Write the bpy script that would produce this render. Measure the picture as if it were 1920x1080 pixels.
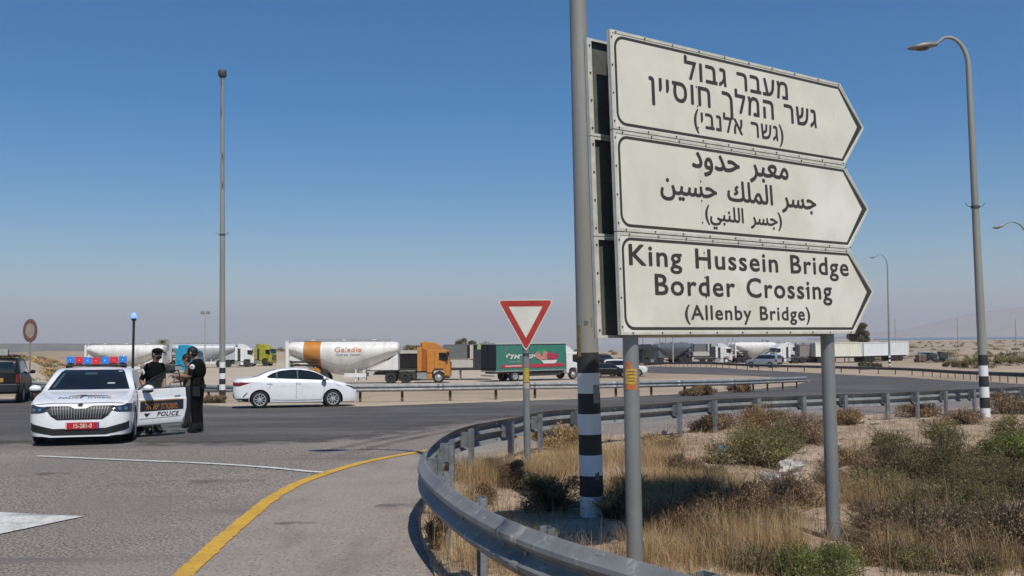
import bpy, bmesh, math, random
import numpy as np
from mathutils import Vector, Matrix
from mathutils.bvhtree import BVHTree
from mathutils.geometry import delaunay_2d_cdt

random.seed(7); RNG = np.random.default_rng(11)
for o in list(bpy.data.objects): bpy.data.objects.remove(o)
sc = bpy.context.scene
C = sc.collection
# ------------------------------------------------------------------ camera
FPX, CAMZ = 1800.0, 1.87
PITCH, ROLL = math.atan(98/1800), math.radians(-.5)
cam = bpy.data.objects.new('camera', bpy.data.cameras.new('camera')); C.objects.link(cam)
cam.data.sensor_width = 36; cam.data.lens = 36*FPX/1920; cam.data.clip_end = 60000; cam.data.clip_start = .1
CAMR = Matrix.Rotation(math.pi/2+PITCH, 3, 'X') @ Matrix.Rotation(ROLL, 3, 'Z')
cam.matrix_world = Matrix.Translation((0, 0, CAMZ)) @ CAMR.to_4x4()
sc.camera = cam
# ------------------------------------------------------------------ sky, sun, exposure
SUN = Vector((.32, -.947, 1.40)).normalized()
w = bpy.data.worlds.new('World'); sc.world = w; w.use_nodes = True
nt = w.node_tree; bg = nt.nodes['Background']
sky = nt.nodes.new('ShaderNodeTexSky'); sky.sky_type = 'NISHITA'; sky.sun_disc = False
sky.sun_elevation = math.asin(SUN.z); sky.sun_rotation = math.atan2(SUN.x, SUN.y)
sky.altitude = 0; sky.air_density = 1.0; sky.dust_density = 0; sky.ozone_density = 5
hs = nt.nodes.new('ShaderNodeHueSaturation'); hs.inputs['Saturation'].default_value = 1.5
nt.links.new(sky.outputs[0], hs.inputs['Color']); nt.links.new(hs.outputs[0], bg.inputs[0]); bg.inputs[1].default_value = .089
sun = bpy.data.objects.new('sun', bpy.data.lights.new('sun', 'SUN')); C.objects.link(sun)
sun.data.energy = 4.5; sun.data.angle = math.radians(.5); sun.data.color = (1, .945, .845)
sun.rotation_euler = (-SUN).to_track_quat('-Z', 'Y').to_euler()
sc.view_settings.view_transform = 'Standard'; sc.view_settings.look = 'None'
sc.view_settings.exposure = 0; sc.view_settings.gamma = 1; sc.view_settings.use_curve_mapping = False
sc.cycles.volume_bounces = 0; sc.cycles.max_bounces = 6; sc.cycles.transparent_max_bounces = 12
sc.cycles.use_denoising = True
# ------------------------------------------------------------------ terrain height, rays
def sp(t, k): return k*np.logaddexp(0, np.asarray(t, float)/k)
def sstep(t): t = np.clip(t, 0, 1); return t*t*(3-2*t)
def wob(x, y, s, seed=0):
    r = np.random.default_rng(seed); out = 0
    for i in range(5):
        a, ph = r.uniform(0, 6.28), r.uniform(0, 6.28); f = (.6+.45*i)/s
        out = out + np.sin((x*np.cos(a)+y*np.sin(a))*f*6.28+ph)/(1+.5*i)
    return out/2.6
def zg(x, y):
    x = np.asarray(x, float); y = np.asarray(y, float)
    z = -.0283*(sp(y-17, 2.2)-sp(y-93, 5))
    ym = np.maximum(y, 1)
    left = sstep((-x-.45*ym)/5)*sstep((y-52)/24)*(1-sstep((y-125)/60))
    z = z+left*(2.25+.5*wob(x, y, 23, 3))
    berm = np.exp(-((y-215)/17)**2)*(1-sstep((x-38)/30))
    z = z+berm*(2.15+.75*wob(x, y, 40, 5))
    z = z-.75*sstep((y-128)/45)*sstep((x-6)/14)*(1-sstep((y-330)/200))
    z = z-85*sstep((y-245)/1600)*(1-sstep((x/ym-.27)/.08))
    plain = sstep((y-230)/200)*(1-sstep((y-900)/600))
    z = z+plain*.35*wob(x, y, 120, 8)
    return z
def ray(px, py):
    return CAMR @ Vector(((px-960)/FPX, -(py-540)/FPX, -1))
def at(px, py, d):
    r = ray(px, py); return Vector((0, 0, CAMZ))+r*(d/r.y)
def G(px, py, h=0.0):
    r = ray(px, py); r = r/r.y; lo, hi = 1.0, 4000.0
    f = lambda d: CAMZ+r.z*d-(float(zg(r.x*d, d))+h)
    d, st = lo, 1.02
    while f(d) > 0 and d < hi: d *= st
    lo = d/st; hi = d
    for _ in range(40):
        m = (lo+hi)/2
        if f(m) > 0: lo = m
        else: hi = m
    return Vector((r.x*hi, hi, CAMZ+r.z*hi))
def gz(x, y): return float(zg(x, y))
# ------------------------------------------------------------------ materials
MAT = {}
def lin(c):
    return tuple(((v/12.92) if v <= .04045 else ((v+.055)/1.055)**2.4) for v in c)
def mat(name, col, rough=.6, metal=0., var=.0, scale=8., bump=0., bscale=40., spec=.5, coat=0., emit=None, alpha=1., trans=0., col2=None, attr=None, detail=4., cscale=None, stretch=None):
    if name in MAT: return MAT[name]
    m = bpy.data.materials.new(name); m.use_nodes = True; n = m.node_tree.nodes; L = m.node_tree.links
    b = n['Principled BSDF']
    b.inputs['Roughness'].default_value = rough; b.inputs['Metallic'].default_value = metal
    b.inputs['Specular IOR Level'].default_value = spec; b.inputs['Coat Weight'].default_value = coat
    b.inputs['Alpha'].default_value = alpha; b.inputs['Transmission Weight'].default_value = trans
    b.inputs['Base Color'].default_value = (*col, 1)
    tc = n.new('ShaderNodeTexCoord'); vec = tc.outputs['Object']
    if stretch:
        mp = n.new('ShaderNodeMapping'); mp.inputs['Scale'].default_value = stretch
        L.new(vec, mp.inputs['Vector']); vec = mp.outputs[0]
    if attr:
        a = n.new('ShaderNodeAttribute'); a.attribute_name = attr; L.new(a.outputs['Color'], b.inputs['Base Color'])
    elif var or col2:
        t = n.new('ShaderNodeTexNoise'); t.inputs['Scale'].default_value = scale; t.inputs['Detail'].default_value = detail; t.inputs['Roughness'].default_value = .62
        L.new(vec, t.inputs['Vector'])
        r = n.new('ShaderNodeValToRGB'); c2 = col2 or tuple(v*(1-var) for v in col)
        r.color_ramp.elements[0].position = .36; r.color_ramp.elements[1].position = .64
        r.color_ramp.elements[0].color = (*c2, 1); r.color_ramp.elements[1].color = (*col, 1)
        L.new(t.outputs['Fac'], r.inputs['Fac']); L.new(r.outputs['Color'], b.inputs['Base Color'])
        if rough > .2:
            mr = n.new('ShaderNodeMapRange'); mr.inputs['To Min'].default_value = max(.05, rough-.1); mr.inputs['To Max'].default_value = min(1, rough+.1)
            L.new(t.outputs['Fac'], mr.inputs['Value']); L.new(mr.outputs[0], b.inputs['Roughness'])
    if bump:
        t2 = n.new('ShaderNodeTexNoise'); t2.inputs['Scale'].default_value = bscale; t2.inputs['Detail'].default_value = 5
        L.new(vec, t2.inputs['Vector'])
        bp = n.new('ShaderNodeBump'); bp.inputs['Strength'].default_value = bump; bp.inputs['Distance'].default_value = .02
        L.new(t2.outputs['Fac'], bp.inputs['Height']); L.new(bp.outputs[0], b.inputs['Normal'])
    if emit:
        b.inputs['Emission Color'].default_value = (*emit[0], 1); b.inputs['Emission Strength'].default_value = emit[1]
    MAT[name] = m; return m
def layered(name, cols, layers, rough=.9, bump=.3, bscale=90, spec=.3):
    """cols[0] base; each layer = (colour, noise scale, low, high, stretch) mixed over it"""
    m = bpy.data.materials.new(name); m.use_nodes = True; n = m.node_tree.nodes; L = m.node_tree.links
    b = n['Principled BSDF']; b.inputs['Roughness'].default_value = rough; b.inputs['Specular IOR Level'].default_value = spec
    tc = n.new('ShaderNodeTexCoord'); prev = None
    for i, (c, s, lo, hi, st) in enumerate(layers):
        vec = tc.outputs['Object']
        mp = n.new('ShaderNodeMapping'); mp.inputs['Scale'].default_value = st or (1, 1, 1); mp.inputs['Location'].default_value = (3.1*i, 1.7*i, 0)
        L.new(vec, mp.inputs['Vector'])
        t = n.new('ShaderNodeTexNoise'); t.inputs['Scale'].default_value = s; t.inputs['Detail'].default_value = 6; t.inputs['Roughness'].default_value = .65
        L.new(mp.outputs[0], t.inputs['Vector'])
        mr = n.new('ShaderNodeMapRange'); mr.inputs['From Min'].default_value = lo; mr.inputs['From Max'].default_value = hi
        L.new(t.outputs['Fac'], mr.inputs['Value'])
        mx = n.new('ShaderNodeMix'); mx.data_type = 'RGBA'
        L.new(mr.outputs[0], mx.inputs['Factor'])
        if prev: L.new(prev, mx.inputs['A'])
        else: mx.inputs['A'].default_value = (*cols, 1)
        mx.inputs['B'].default_value = (*c, 1); prev = mx.outputs['Result']
    L.new(prev, b.inputs['Base Color'])
    t2 = n.new('ShaderNodeTexNoise'); t2.inputs['Scale'].default_value = bscale; t2.inputs['Detail'].default_value = 6
    L.new(tc.outputs['Object'], t2.inputs['Vector'])
    bp = n.new('ShaderNodeBump'); bp.inputs['Strength'].default_value = bump; bp.inputs['Distance'].default_value = .01
    L.new(t2.outputs['Fac'], bp.inputs['Height']); L.new(bp.outputs[0], b.inputs['Normal'])
    MAT[name] = m; return m
# ------------------------------------------------------------------ mesh helpers
class MB:
    def __init__(s): s.v = []; s.f = []; s.m = []; s.mats = []
    def mi(s, m):
        if m not in s.mats: s.mats.append(m)
        return s.mats.index(m)
    def add(s, vs, fs, m):
        k = len(s.v); s.v += [tuple(map(float, p)) for p in vs]; i = s.mi(m)
        for f in fs: s.f.append(tuple(int(a)+k for a in f)); s.m.append(i)
    def box(s, c, d, m, M=None):
        x, y, z = d[0]/2, d[1]/2, d[2]/2
        vs = [Vector((a*x, b*y, e*z)) for a in (-1, 1) for b in (-1, 1) for e in (-1, 1)]
        if M: vs = [M @ p for p in vs]
        vs = [p+Vector(c) for p in vs]
        s.add(vs, [(0, 1, 3, 2), (4, 6, 7, 5), (0, 4, 5, 1), (2, 3, 7, 6), (0, 2, 6, 4), (1, 5, 7, 3)], m)
    def span(s, a, b, m):
        s.box([(p+q)/2 for p, q in zip(a, b)], [abs(q-p) for p, q in zip(a, b)], m)
    def tube(s, pts, r, n, m, caps=True):
        pts = [Vector(p) for p in pts]; rs = r if hasattr(r, '__len__') else [r]*len(pts)
        k = len(pts); vs = []; up = None
        for i, p in enumerate(pts):
            t = (pts[min(i+1, k-1)]-pts[max(i-1, 0)]).normalized()
            if up is None: up = t.orthogonal().normalized()
            up = (up-t*up.dot(t)).normalized(); q = t.cross(up)
            for j in range(n):
                a = 2*math.pi*j/n; vs.append(p+(up*math.cos(a)+q*math.sin(a))*rs[i])
        fs = [(i*n+j, i*n+(j+1) % n, (i+1)*n+(j+1) % n, (i+1)*n+j) for i in range(k-1) for j in range(n)]
        if caps: fs += [tuple(range(n))[::-1], tuple((k-1)*n+j for j in range(n))]
        s.add(vs, fs, m)
    def cyl(s, a, b, r, n, m, r2=None): s.tube([a, b], [r, r if r2 is None else r2], n, m)
    def prism(s, poly, axis, a, b, m):
        """poly in the two other axes (x,z for 'y'; y,z for 'x'; x,y for 'z')"""
        def P(u, v, t): return {'y': (u, t, v), 'x': (t, u, v), 'z': (u, v, t)}[axis]
        n = len(poly); vs = [P(u, v, a) for u, v in poly]+[P(u, v, b) for u, v in poly]
        fs = [tuple(range(n)), tuple(range(2*n-1, n-1, -1))]+[(i, i+n, (i+1) % n+n, (i+1) % n) for i in range(n)]
        s.add(vs, fs, m)
    def lathe(s, prof, n, m, axis='y', c=(0, 0, 0)):
        """prof = [(axial, radius)]"""
        vs = []
        for h, r in prof:
            for j in range(n):
                a = 2*math.pi*j/n; u, v = r*math.cos(a), r*math.sin(a)
                p = {'y': (u, h, v), 'x': (h, u, v), 'z': (u, v, h)}[axis]; vs.append([p[i]+c[i] for i in range(3)])
        s.add(vs, [(i*n+j, i*n+(j+1) % n, (i+1)*n+(j+1) % n, (i+1)*n+j) for i in range(len(prof)-1) for j in range(n)], m)
    def loft(s, rings, m, closed=True, caps=True):
        n = len(rings[0]); vs = [p for r in rings for p in r]; e = n if closed else n-1
        fs = [(i*n+j, i*n+(j+1) % n, (i+1)*n+(j+1) % n, (i+1)*n+j) for i in range(len(rings)-1) for j in range(e)]
        if caps and closed: fs += [tuple(range(n))[::-1], tuple((len(rings)-1)*n+j for j in range(n))]
        s.add(vs, fs, m)
    def sphere(s, c, r, m, nu=14, nv=8, M=None):
        r = r if hasattr(r, '__len__') else (r, r, r); vs = []
        for i in range(nv+1):
            th = math.pi*i/nv
            for j in range(nu):
                a = 2*math.pi*j/nu
                p = Vector((r[0]*math.sin(th)*math.cos(a), r[1]*math.sin(th)*math.sin(a), r[2]*math.cos(th)))
                vs.append((M @ p if M else p)+Vector(c))
        s.add(vs, [(i*nu+j, (i+1)*nu+j, (i+1)*nu+(j+1) % nu, i*nu+(j+1) % nu) for i in range(nv) for j in range(nu)], m)
    def build(s, name, parent=None, smooth=40, bevel=0, solid=0, fix=True):
        me = bpy.data.meshes.new(name); me.from_pydata(s.v, [], s.f)
        for m in s.mats: me.materials.append(m)
        me.polygons.foreach_set('material_index', s.m)
        if fix:
            bm = bmesh.new(); bm.from_mesh(me)
            bmesh.ops.remove_doubles(bm, verts=bm.verts, dist=1e-5)
            bmesh.ops.recalc_face_normals(bm, faces=bm.faces); bm.to_mesh(me); bm.free()
        if smooth:
            me.polygons.foreach_set('use_smooth', [True]*len(me.polygons))
            me.set_sharp_from_angle(angle=math.radians(smooth))
        me.update(); o = bpy.data.objects.new(name, me); C.objects.link(o)
        if parent: o.parent = parent
        if solid:
            q = o.modifiers.new('s', 'SOLIDIFY'); q.thickness = solid; q.offset = 0
        if bevel:
            q = o.modifiers.new('b', 'BEVEL'); q.width = bevel; q.segments = 2; q.limit_method = 'ANGLE'; q.angle_limit = .7; q.harden_normals = False
        return o
def tag(o, label=None, cat=None, group=None, kind=None):
    if label: o['label'] = label
    if cat: o['category'] = cat
    if group: o['group'] = group
    if kind: o['kind'] = kind
    return o
def thing(name, label, cat, loc=(0, 0, 0), rz=0, group=None, slope=True):
    o = bpy.data.objects.new(name, None); C.objects.link(o); o.empty_display_size = .3
    e = .4; s = math.atan2(gz(loc[0], loc[1]+e)-gz(loc[0], loc[1]-e), 2*e) if slope else 0
    o.location = loc; o.rotation_euler = (Matrix.Rotation(s, 3, 'X') @ Matrix.Rotation(rz, 3, 'Z')).to_euler()
    return tag(o, label, cat, group)
def copy_tree(o, parent=None):
    c = o.copy(); C.objects.link(c)
    if parent is not None: c.parent = parent
    for ch in list(o.children): copy_tree(ch, c)
    return c
def move(o, loc, rz, slope=True):
    e = .4; s = math.atan2(gz(loc[0], loc[1]+e)-gz(loc[0], loc[1]-e), 2*e) if slope else 0
    o.location = loc; o.rotation_euler = (Matrix.Rotation(s, 3, 'X') @ Matrix.Rotation(rz, 3, 'Z')).to_euler()
def inside(p, poly):
    p = np.asarray(p, float); q = np.asarray(poly, float); r = np.zeros(len(p), bool); j = len(q)-1
    for i in range(len(q)):
        c = (q[i, 1] > p[:, 1]) != (q[j, 1] > p[:, 1])
        with np.errstate(divide='ignore', invalid='ignore'):
            xx = (q[j, 0]-q[i, 0])*(p[:, 1]-q[i, 1])/(q[j, 1]-q[i, 1])+q[i, 0]
        r ^= c & (p[:, 0] < xx); j = i
    return r
def winding(p, loops):
    p = np.asarray(p, float); wn = np.zeros(len(p), int)
    for q in loops:
        a = np.asarray(q, float); b = np.roll(a, -1, 0)
        for (x0, y0), (x1, y1) in zip(a, b):
            s = (x1-x0)*(p[:, 1]-y0)-(p[:, 0]-x0)*(y1-y0)
            wn += ((y0 <= p[:, 1]) & (y1 > p[:, 1]) & (s > 0)).astype(int)
            wn -= ((y0 > p[:, 1]) & (y1 <= p[:, 1]) & (s < 0)).astype(int)
    return wn
def cdt(loops, extra=(), nonzero=True):
    vs, es = [], []
    for l in loops:
        k = len(vs); vs += [Vector((float(a), float(b))) for a, b in l]
        es += [(k+i, k+(i+1) % len(l)) for i in range(len(l))]
    vs += [Vector((float(a), float(b))) for a, b in extra]
    ov, oe, of = delaunay_2d_cdt(vs, es, [], 0, 1e-6)[:3]
    P = np.array([(v.x, v.y) for v in ov]); T = np.array([f for f in of if len(f) == 3])
    cen = P[T].mean(1)
    keep = winding(cen, loops) != 0 if nonzero else inside(cen, loops[0])
    return P, T[keep]
def fine(poly, step):
    """polygon with edges subdivided + interior grid"""
    q = []; n = len(poly)
    for i in range(n):
        a, b = np.array(poly[i], float), np.array(poly[(i+1) % n], float); k = max(1, int(np.hypot(*(b-a))/step))
        q += [tuple(a+(b-a)*t/k) for t in range(k)]
    A = np.array(q); lo, hi = A.min(0), A.max(0)
    gx, gy = np.meshgrid(np.arange(lo[0]+step*.5, hi[0], step), np.arange(lo[1]+step*.5, hi[1], step))
    g = np.c_[gx.ravel(), gy.ravel()]
    if len(g): g = g[inside(g, q)]
    if len(g) and len(g) < 40000:
        # keep clear of the edge
        d = np.full(len(g), 9e9)
        for p in q: d = np.minimum(d, np.hypot(g[:, 0]-p[0], g[:, 1]-p[1]))
        g = g[d > step*.35]
    return cdt([q], g)
def sheet(name, poly, off, m, step=1.2, kind='structure', hf=None, fade=None):
    P, T = fine([(p[0], p[1]) for p in poly], step)
    z = zg(P[:, 0], P[:, 1])+off
    if hf is not None: z = z+hf(P[:, 0], P[:, 1])
    me = bpy.data.meshes.new(name); me.from_pydata([tuple(p) for p in np.c_[P, z]], [], [tuple(int(a) for a in t) for t in T])
    me.materials.append(m); me.polygons.foreach_set('use_smooth', [True]*len(me.polygons)); me.update()
    bm = bmesh.new(); bm.from_mesh(me)
    for f in bm.faces:
        f.normal_update()
        if f.normal.z < 0: f.normal_flip()
    bm.to_mesh(me); bm.free()
    if fade is not None:
        f = np.asarray(fade[0]); d = np.full(len(P), 9e9)
        for q0, q1 in zip(f[:-1], f[1:]):
            ab = q1-q0; t = np.clip(((P-q0)@ab)/(ab@ab), 0, 1); d = np.minimum(d, np.hypot(*(P-q0-t[:, None]*ab).T))
        a = np.clip(d/fade[1], 0, 1); ca = me.color_attributes.new('Fade', 'FLOAT_COLOR', 'POINT'); ca.data.foreach_set('color', np.repeat(a, 4).astype(np.float32))
    o = bpy.data.objects.new(name, me); C.objects.link(o)
    if kind: o['kind'] = kind
    return o
def worn_edge(m):
    n = m.node_tree.nodes; L = m.node_tree.links; a = n.new('ShaderNodeAttribute'); a.attribute_name = 'Fade'
    t = n.new('ShaderNodeTexNoise'); t.inputs['Scale'].default_value = 2.2; t.inputs['Detail'].default_value = 8; tc = n.new('ShaderNodeTexCoord'); L.new(tc.outputs['Object'], t.inputs['Vector'])
    ad = n.new('ShaderNodeMath'); ad.operation = 'ADD'; L.new(a.outputs['Fac'], ad.inputs[0]); L.new(t.outputs['Fac'], ad.inputs[1])
    mr = n.new('ShaderNodeMapRange'); mr.inputs['From Min'].default_value = .55; mr.inputs['From Max'].default_value = 1.15; L.new(ad.outputs[0], mr.inputs['Value']); L.new(mr.outputs[0], n['Principled BSDF'].inputs['Alpha'])
def spline(pts, step):
    P = np.array([tuple(p) for p in pts], float)
    P = np.vstack([2*P[0]-P[1], P, 2*P[-1]-P[-2]]); out = []
    for i in range(1, len(P)-2):
        p0, p1, p2, p3 = P[i-1:i+3]
        t0 = 0; t1 = np.linalg.norm(p1-p0)**.5; t2 = t1+np.linalg.norm(p2-p1)**.5; t3 = t2+np.linalg.norm(p3-p2)**.5
        k = max(2, int(np.linalg.norm(p2-p1)/step*2))
        for t in np.linspace(t1, t2, k, endpoint=False):
            a1 = (t1-t)/(t1-t0)*p0+(t-t0)/(t1-t0)*p1; a2 = (t2-t)/(t2-t1)*p1+(t-t1)/(t2-t1)*p2; a3 = (t3-t)/(t3-t2)*p2+(t-t2)/(t3-t2)*p3
            b1 = (t2-t)/(t2-t0)*a1+(t-t0)/(t2-t0)*a2; b2 = (t3-t)/(t3-t1)*a2+(t-t1)/(t3-t1)*a3
            out.append((t2-t)/(t2-t1)*b1+(t-t1)/(t2-t1)*b2)
    out.append(P[-2]); A = np.array(out)
    L = np.r_[0, np.cumsum(np.linalg.norm(np.diff(A, axis=0), axis=1))]
    n = max(2, int(L[-1]/step)+1); s = np.linspace(0, L[-1], n)
    return np.c_[[np.interp(s, L, A[:, k]) for k in range(A.shape[1])]].T, s
# ------------------------------------------------------------------ lettering
PF = {'ا': ('FE8D', 'FE8E', 0, 0), 'ب': ('FE8F', 'FE90', 'FE91', 'FE92'), 'ج': ('FE9D', 'FE9E', 'FE9F', 'FEA0'), 'ح': ('FEA1', 'FEA2', 'FEA3', 'FEA4'),
      'د': ('FEA9', 'FEAA', 0, 0), 'ر': ('FEAD', 'FEAE', 0, 0), 'س': ('FEB1', 'FEB2', 'FEB3', 'FEB4'), 'ع': ('FEC9', 'FECA', 'FECB', 'FECC'),
      'ك': ('FED9', 'FEDA', 'FEDB', 'FEDC'), 'ل': ('FEDD', 'FEDE', 'FEDF', 'FEE0'), 'م': ('FEE1', 'FEE2', 'FEE3', 'FEE4'), 'ن': ('FEE5', 'FEE6', 'FEE7', 'FEE8'),
      'و': ('FEED', 'FEEE', 0, 0), 'ي': ('FEF1', 'FEF2', 'FEF3', 'FEF4')}
def rtl(s):
    out = []
    for i, ch in enumerate(s):
        if ch not in PF: out.append({'(': ')', ')': '('}.get(ch, ch)); continue
        pv = i > 0 and s[i-1] in PF and bool(PF[s[i-1]][2]); nx = i < len(s)-1 and s[i+1] in PF and bool(PF[ch][2])
        iso, fin, ini, med = PF[ch]; out.append(chr(int(med if pv and nx else fin if pv else ini if nx else iso, 16)))
    return ''.join(out[::-1])
def text2d(s, bold=0., space=1., word=1.):
    c = bpy.data.curves.new('t', 'FONT'); c.body = s; c.fill_mode = 'NONE'; c.resolution_u = 3
    c.space_character = space; c.space_word = word
    o = bpy.data.objects.new('t', c); me = bpy.data.meshes.new_from_object(o)
    V = np.array([v.co[:2] for v in me.vertices]); nx = {}
    for e in me.edges: nx[e.vertices[0]] = e.vertices[1]
    adj = {}
    for e in me.edges:
        a, b = e.vertices; adj.setdefault(a, []).append(b); adj.setdefault(b, []).append(a)
    seen, loops = set(), []
    for st in range(len(V)):
        if st in seen or st not in adj: continue
        l = [st]; seen.add(st); cur = nx.get(st, adj[st][0])
        while cur != st and cur not in seen:
            l.append(cur); seen.add(cur); nn = [q for q in adj[cur] if q not in seen]
            if not nn: break
            cur = nx[cur] if nx.get(cur) in nn else nn[0]
        if len(l) > 2: loops.append(V[l])
    bpy.data.objects.remove(o); bpy.data.curves.remove(c); bpy.data.meshes.remove(me)
    sh = [(0, 0)] if not bold else [(bold*math.cos(a), bold*math.sin(a)) for a in np.arange(6)*math.pi/3]
    # make every outer contour run the same way per glyph piece: the fonts already do; union by winding
    al = [l+np.array(d) for d in sh for l in loops]
    if bold:
        # holes shrink, solids grow: a point is ink when any shifted copy inks it
        P, T = cdt_raw(al); cen = P[T].mean(1); k = np.zeros(len(cen), bool)
        for d in sh: k |= winding(cen-np.array(d), loops) != 0
        return P, T[k]
    return cdt(al)
def cdt_raw(loops):
    vs, es = [], []
    for l in loops:
        k = len(vs); vs += [Vector((float(a), float(b))) for a, b in l]; es += [(k+i, k+(i+1) % len(l)) for i in range(len(l))]
    ov, oe, of = delaunay_2d_cdt(vs, es, [], 0, 1e-6)[:3]
    return np.array([(v.x, v.y) for v in ov]), np.array([f for f in of if len(f) == 3])
def fit(P, u0, u1, v0, v1=None, em=None):
    """scale text so that it spans u0..u1; v0 = baseline; em = units per font height"""
    lo, hi = P[:, 0].min(), P[:, 0].max(); Q = P.copy(); Q[:, 0] = u0+(P[:, 0]-lo)/(hi-lo)*(u1-u0)
    if em is None: em = (v1-v0)/P[:, 1].max()
    Q[:, 1] = v0+P[:, 1]*em; return Q
# ================================================================== SETTING
asph = layered('asphalt_near', (.345, .290, .250), [((.10, .086, .078), 34, .43, .55, None), ((.50, .44, .39), 52, .60, .66, None), ((.20, .175, .16), .55, .45, .75, (1, .6, 1)),
                ((.34, .30, .27), .18, .5, .8, None), ((.11, .098, .09), 1.4, .64, .76, (1, .25, 1)), ((.08, .07, .065), .9, .70, .76, None), ((.15, .13, .12), .35, .56, .66, (.25, 1.6, 1))], .88, .5, 120)
asph_d = layered('asphalt_ring', (.112, .100, .090), [((.04, .039, .04), 30, .46, .6, None), ((.15, .14, .135), 44, .62, .68, None), ((.17, .158, .146), .35, .48, .70, (.35, 1, 1)), ((.06, .056, .054), .9, .55, .7, (.15, 1, 1)), ((.045, .042, .04), .5, .62, .7, (1, 2.2, 1))], .82, .4, 90)
asph_f = layered('asphalt_far_road', (.075, .072, .07), [((.09, .088, .09), .12, .45, .7, (.3, 1, 1)), ((.045, .045, .05), 1.2, .5, .7, (.2, 1, 1))], .85, .3, 40)
conc = layered('concrete_shoulder', (.30, .255, .222), [((.235, .198, .17), 1.2, .45, .7, None), ((.40, .35, .31), 50, .56, .62, None), ((.145, .122, .105), 32, .54, .62, None), ((.19, .155, .135), .5, .55, .75, (2, .5, 1))], .92, .4, 80)
sand = layered('desert_soil', (.42, .325, .235), [((.33, .245, .17), .05, .42, .62, None), ((.30, .235, .165), .6, .48, .66, None), ((.50, .41, .31), 3, .55, .7, None), ((.24, .19, .12), .012, .5, .66, None)], .95, .4, 12)
yard = layered('yard_gravel', (.47, .385, .295), [((.38, .31, .235), .15, .42, .66, (.5, 1, 1)), ((.53, .45, .355), 1.5, .5, .7, None)], .95, .3, 20)
verge = layered('verge_soil', (.42, .315, .23), [((.25, .175, .12), 1.3, .42, .62, None), ((.47, .365, .275), 2.6, .52, .68, None), ((.62, .54, .45), 24, .6, .72, None), ((.13, .09, .055), 9, .58, .72, None)], .96, .8, 34)
yel = layered('yellow_paint', (.60, .345, .035), [((.46, .26, .04), 3, .48, .66, None), ((.27, .22, .16), 30, .56, .64, None), ((.25, .215, .18), 4.5, .64, .69, (1, 1, 1))], .7, .3, 100)
whp = layered('white_paint', (.64, .63, .60), [((.45, .43, .40), 4, .48, .66, None), ((.28, .25, .22), 32, .55, .63, None), ((.26, .23, .2), 4, .62, .68, None)], .7, .3, 100)
# ground sheet out to the horizon
def axis(lo, hi, a, d):
    t0, t1 = math.asinh(lo/a), math.asinh(hi/a); return a*np.sinh(np.linspace(t0, t1, max(2, int((t1-t0)*a/d))))
gx, gy = axis(-9000, 9000, 22, .9), axis(-8, 16000, 22, .9)
X, Y = np.meshgrid(gx, gy); Z = zg(X, Y)-.03
nx_, ny_ = len(gx), len(gy)
idx = np.arange(nx_*ny_).reshape(ny_, nx_)
F = np.c_[idx[:-1, :-1].ravel(), idx[:-1, 1:].ravel(), idx[1:, 1:].ravel(), idx[1:, :-1].ravel()]
def np_mesh(name, V, F, mats, smooth=True, col=None):
    me = bpy.data.meshes.new(name); k = F.shape[1]
    me.vertices.add(len(V)); me.vertices.foreach_set('co', np.asarray(V, np.float32).ravel())
    me.loops.add(F.size); me.loops.foreach_set('vertex_index', F.astype(np.int32).ravel())
    me.polygons.add(len(F)); me.polygons.foreach_set('loop_start', np.arange(0, F.size, k, dtype=np.int32))
    me.update(calc_edges=True)
    for m in mats: me.materials.append(m)
    if smooth: me.polygons.foreach_set('use_smooth', np.ones(len(F), bool))
    if col is not None:
        a = me.color_attributes.new('Col', 'FLOAT_COLOR', 'POINT'); a.data.foreach_set('color', np.c_[col, np.ones(len(col))].astype(np.float32).ravel())
    me.validate(); return me
def np_obj(name, V, F, mats, parent=None, **k):
    o = bpy.data.objects.new(name, np_mesh(name, V, F, mats, **k)); C.objects.link(o)
    if parent: o.parent = parent
    return o
Zf = Z.copy(); far = np.hypot(X, Y) > 2600
g = np_obj('ground', np.c_[X.ravel(), Y.ravel(), Zf.ravel()], F, [sand]); g['kind'] = 'structure'
P2 = lambda L, h=0.: [tuple(G(a, b, h))[:2] for a, b in L]
far_edge = [(-40, 744), (95, 744), (250, 750), (430, 757), (700, 757), (860, 752), (1080, 745), (1240, 739), (1400, 730), (1490, 722), (1516, 714)]
wedge = [(1480, 708.5), (1400, 704), (1300, 701), (1210, 699), (1085, 697), (1085, 684)]
vfar = [(1240, 687), (1400, 693), (1540, 700), (1700, 707), (1900, 719), (2060, 729)]
vedge_px = [(2060, 745), (1920, 757), (1850, 766), (1776, 773), (1663, 781), (1500, 790), (1345, 806), (1237, 815), (1130, 826), (1013, 842), (930, 862), (870, 882), (830, 912), (800, 942), (784, 985), (792, 1030), (812, 1078)]
vedge = spline([tuple(G(a, b)) for a, b in vedge_px], .5)[0][:, :2]
vedge = [tuple(p) for p in vedge]+[(-.35, 6), (.1, 4.4), (1.2, 2.4), (2.6, .5)]
road = [(-30, -2), (-30, 12), (-34, 30)]+P2(far_edge+wedge+vfar)+[(p[0]+.12, p[1]-.1) for p in vedge]+[(2.6, -2)]
sheet('road', road, .0, asph, 1.1)
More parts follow.
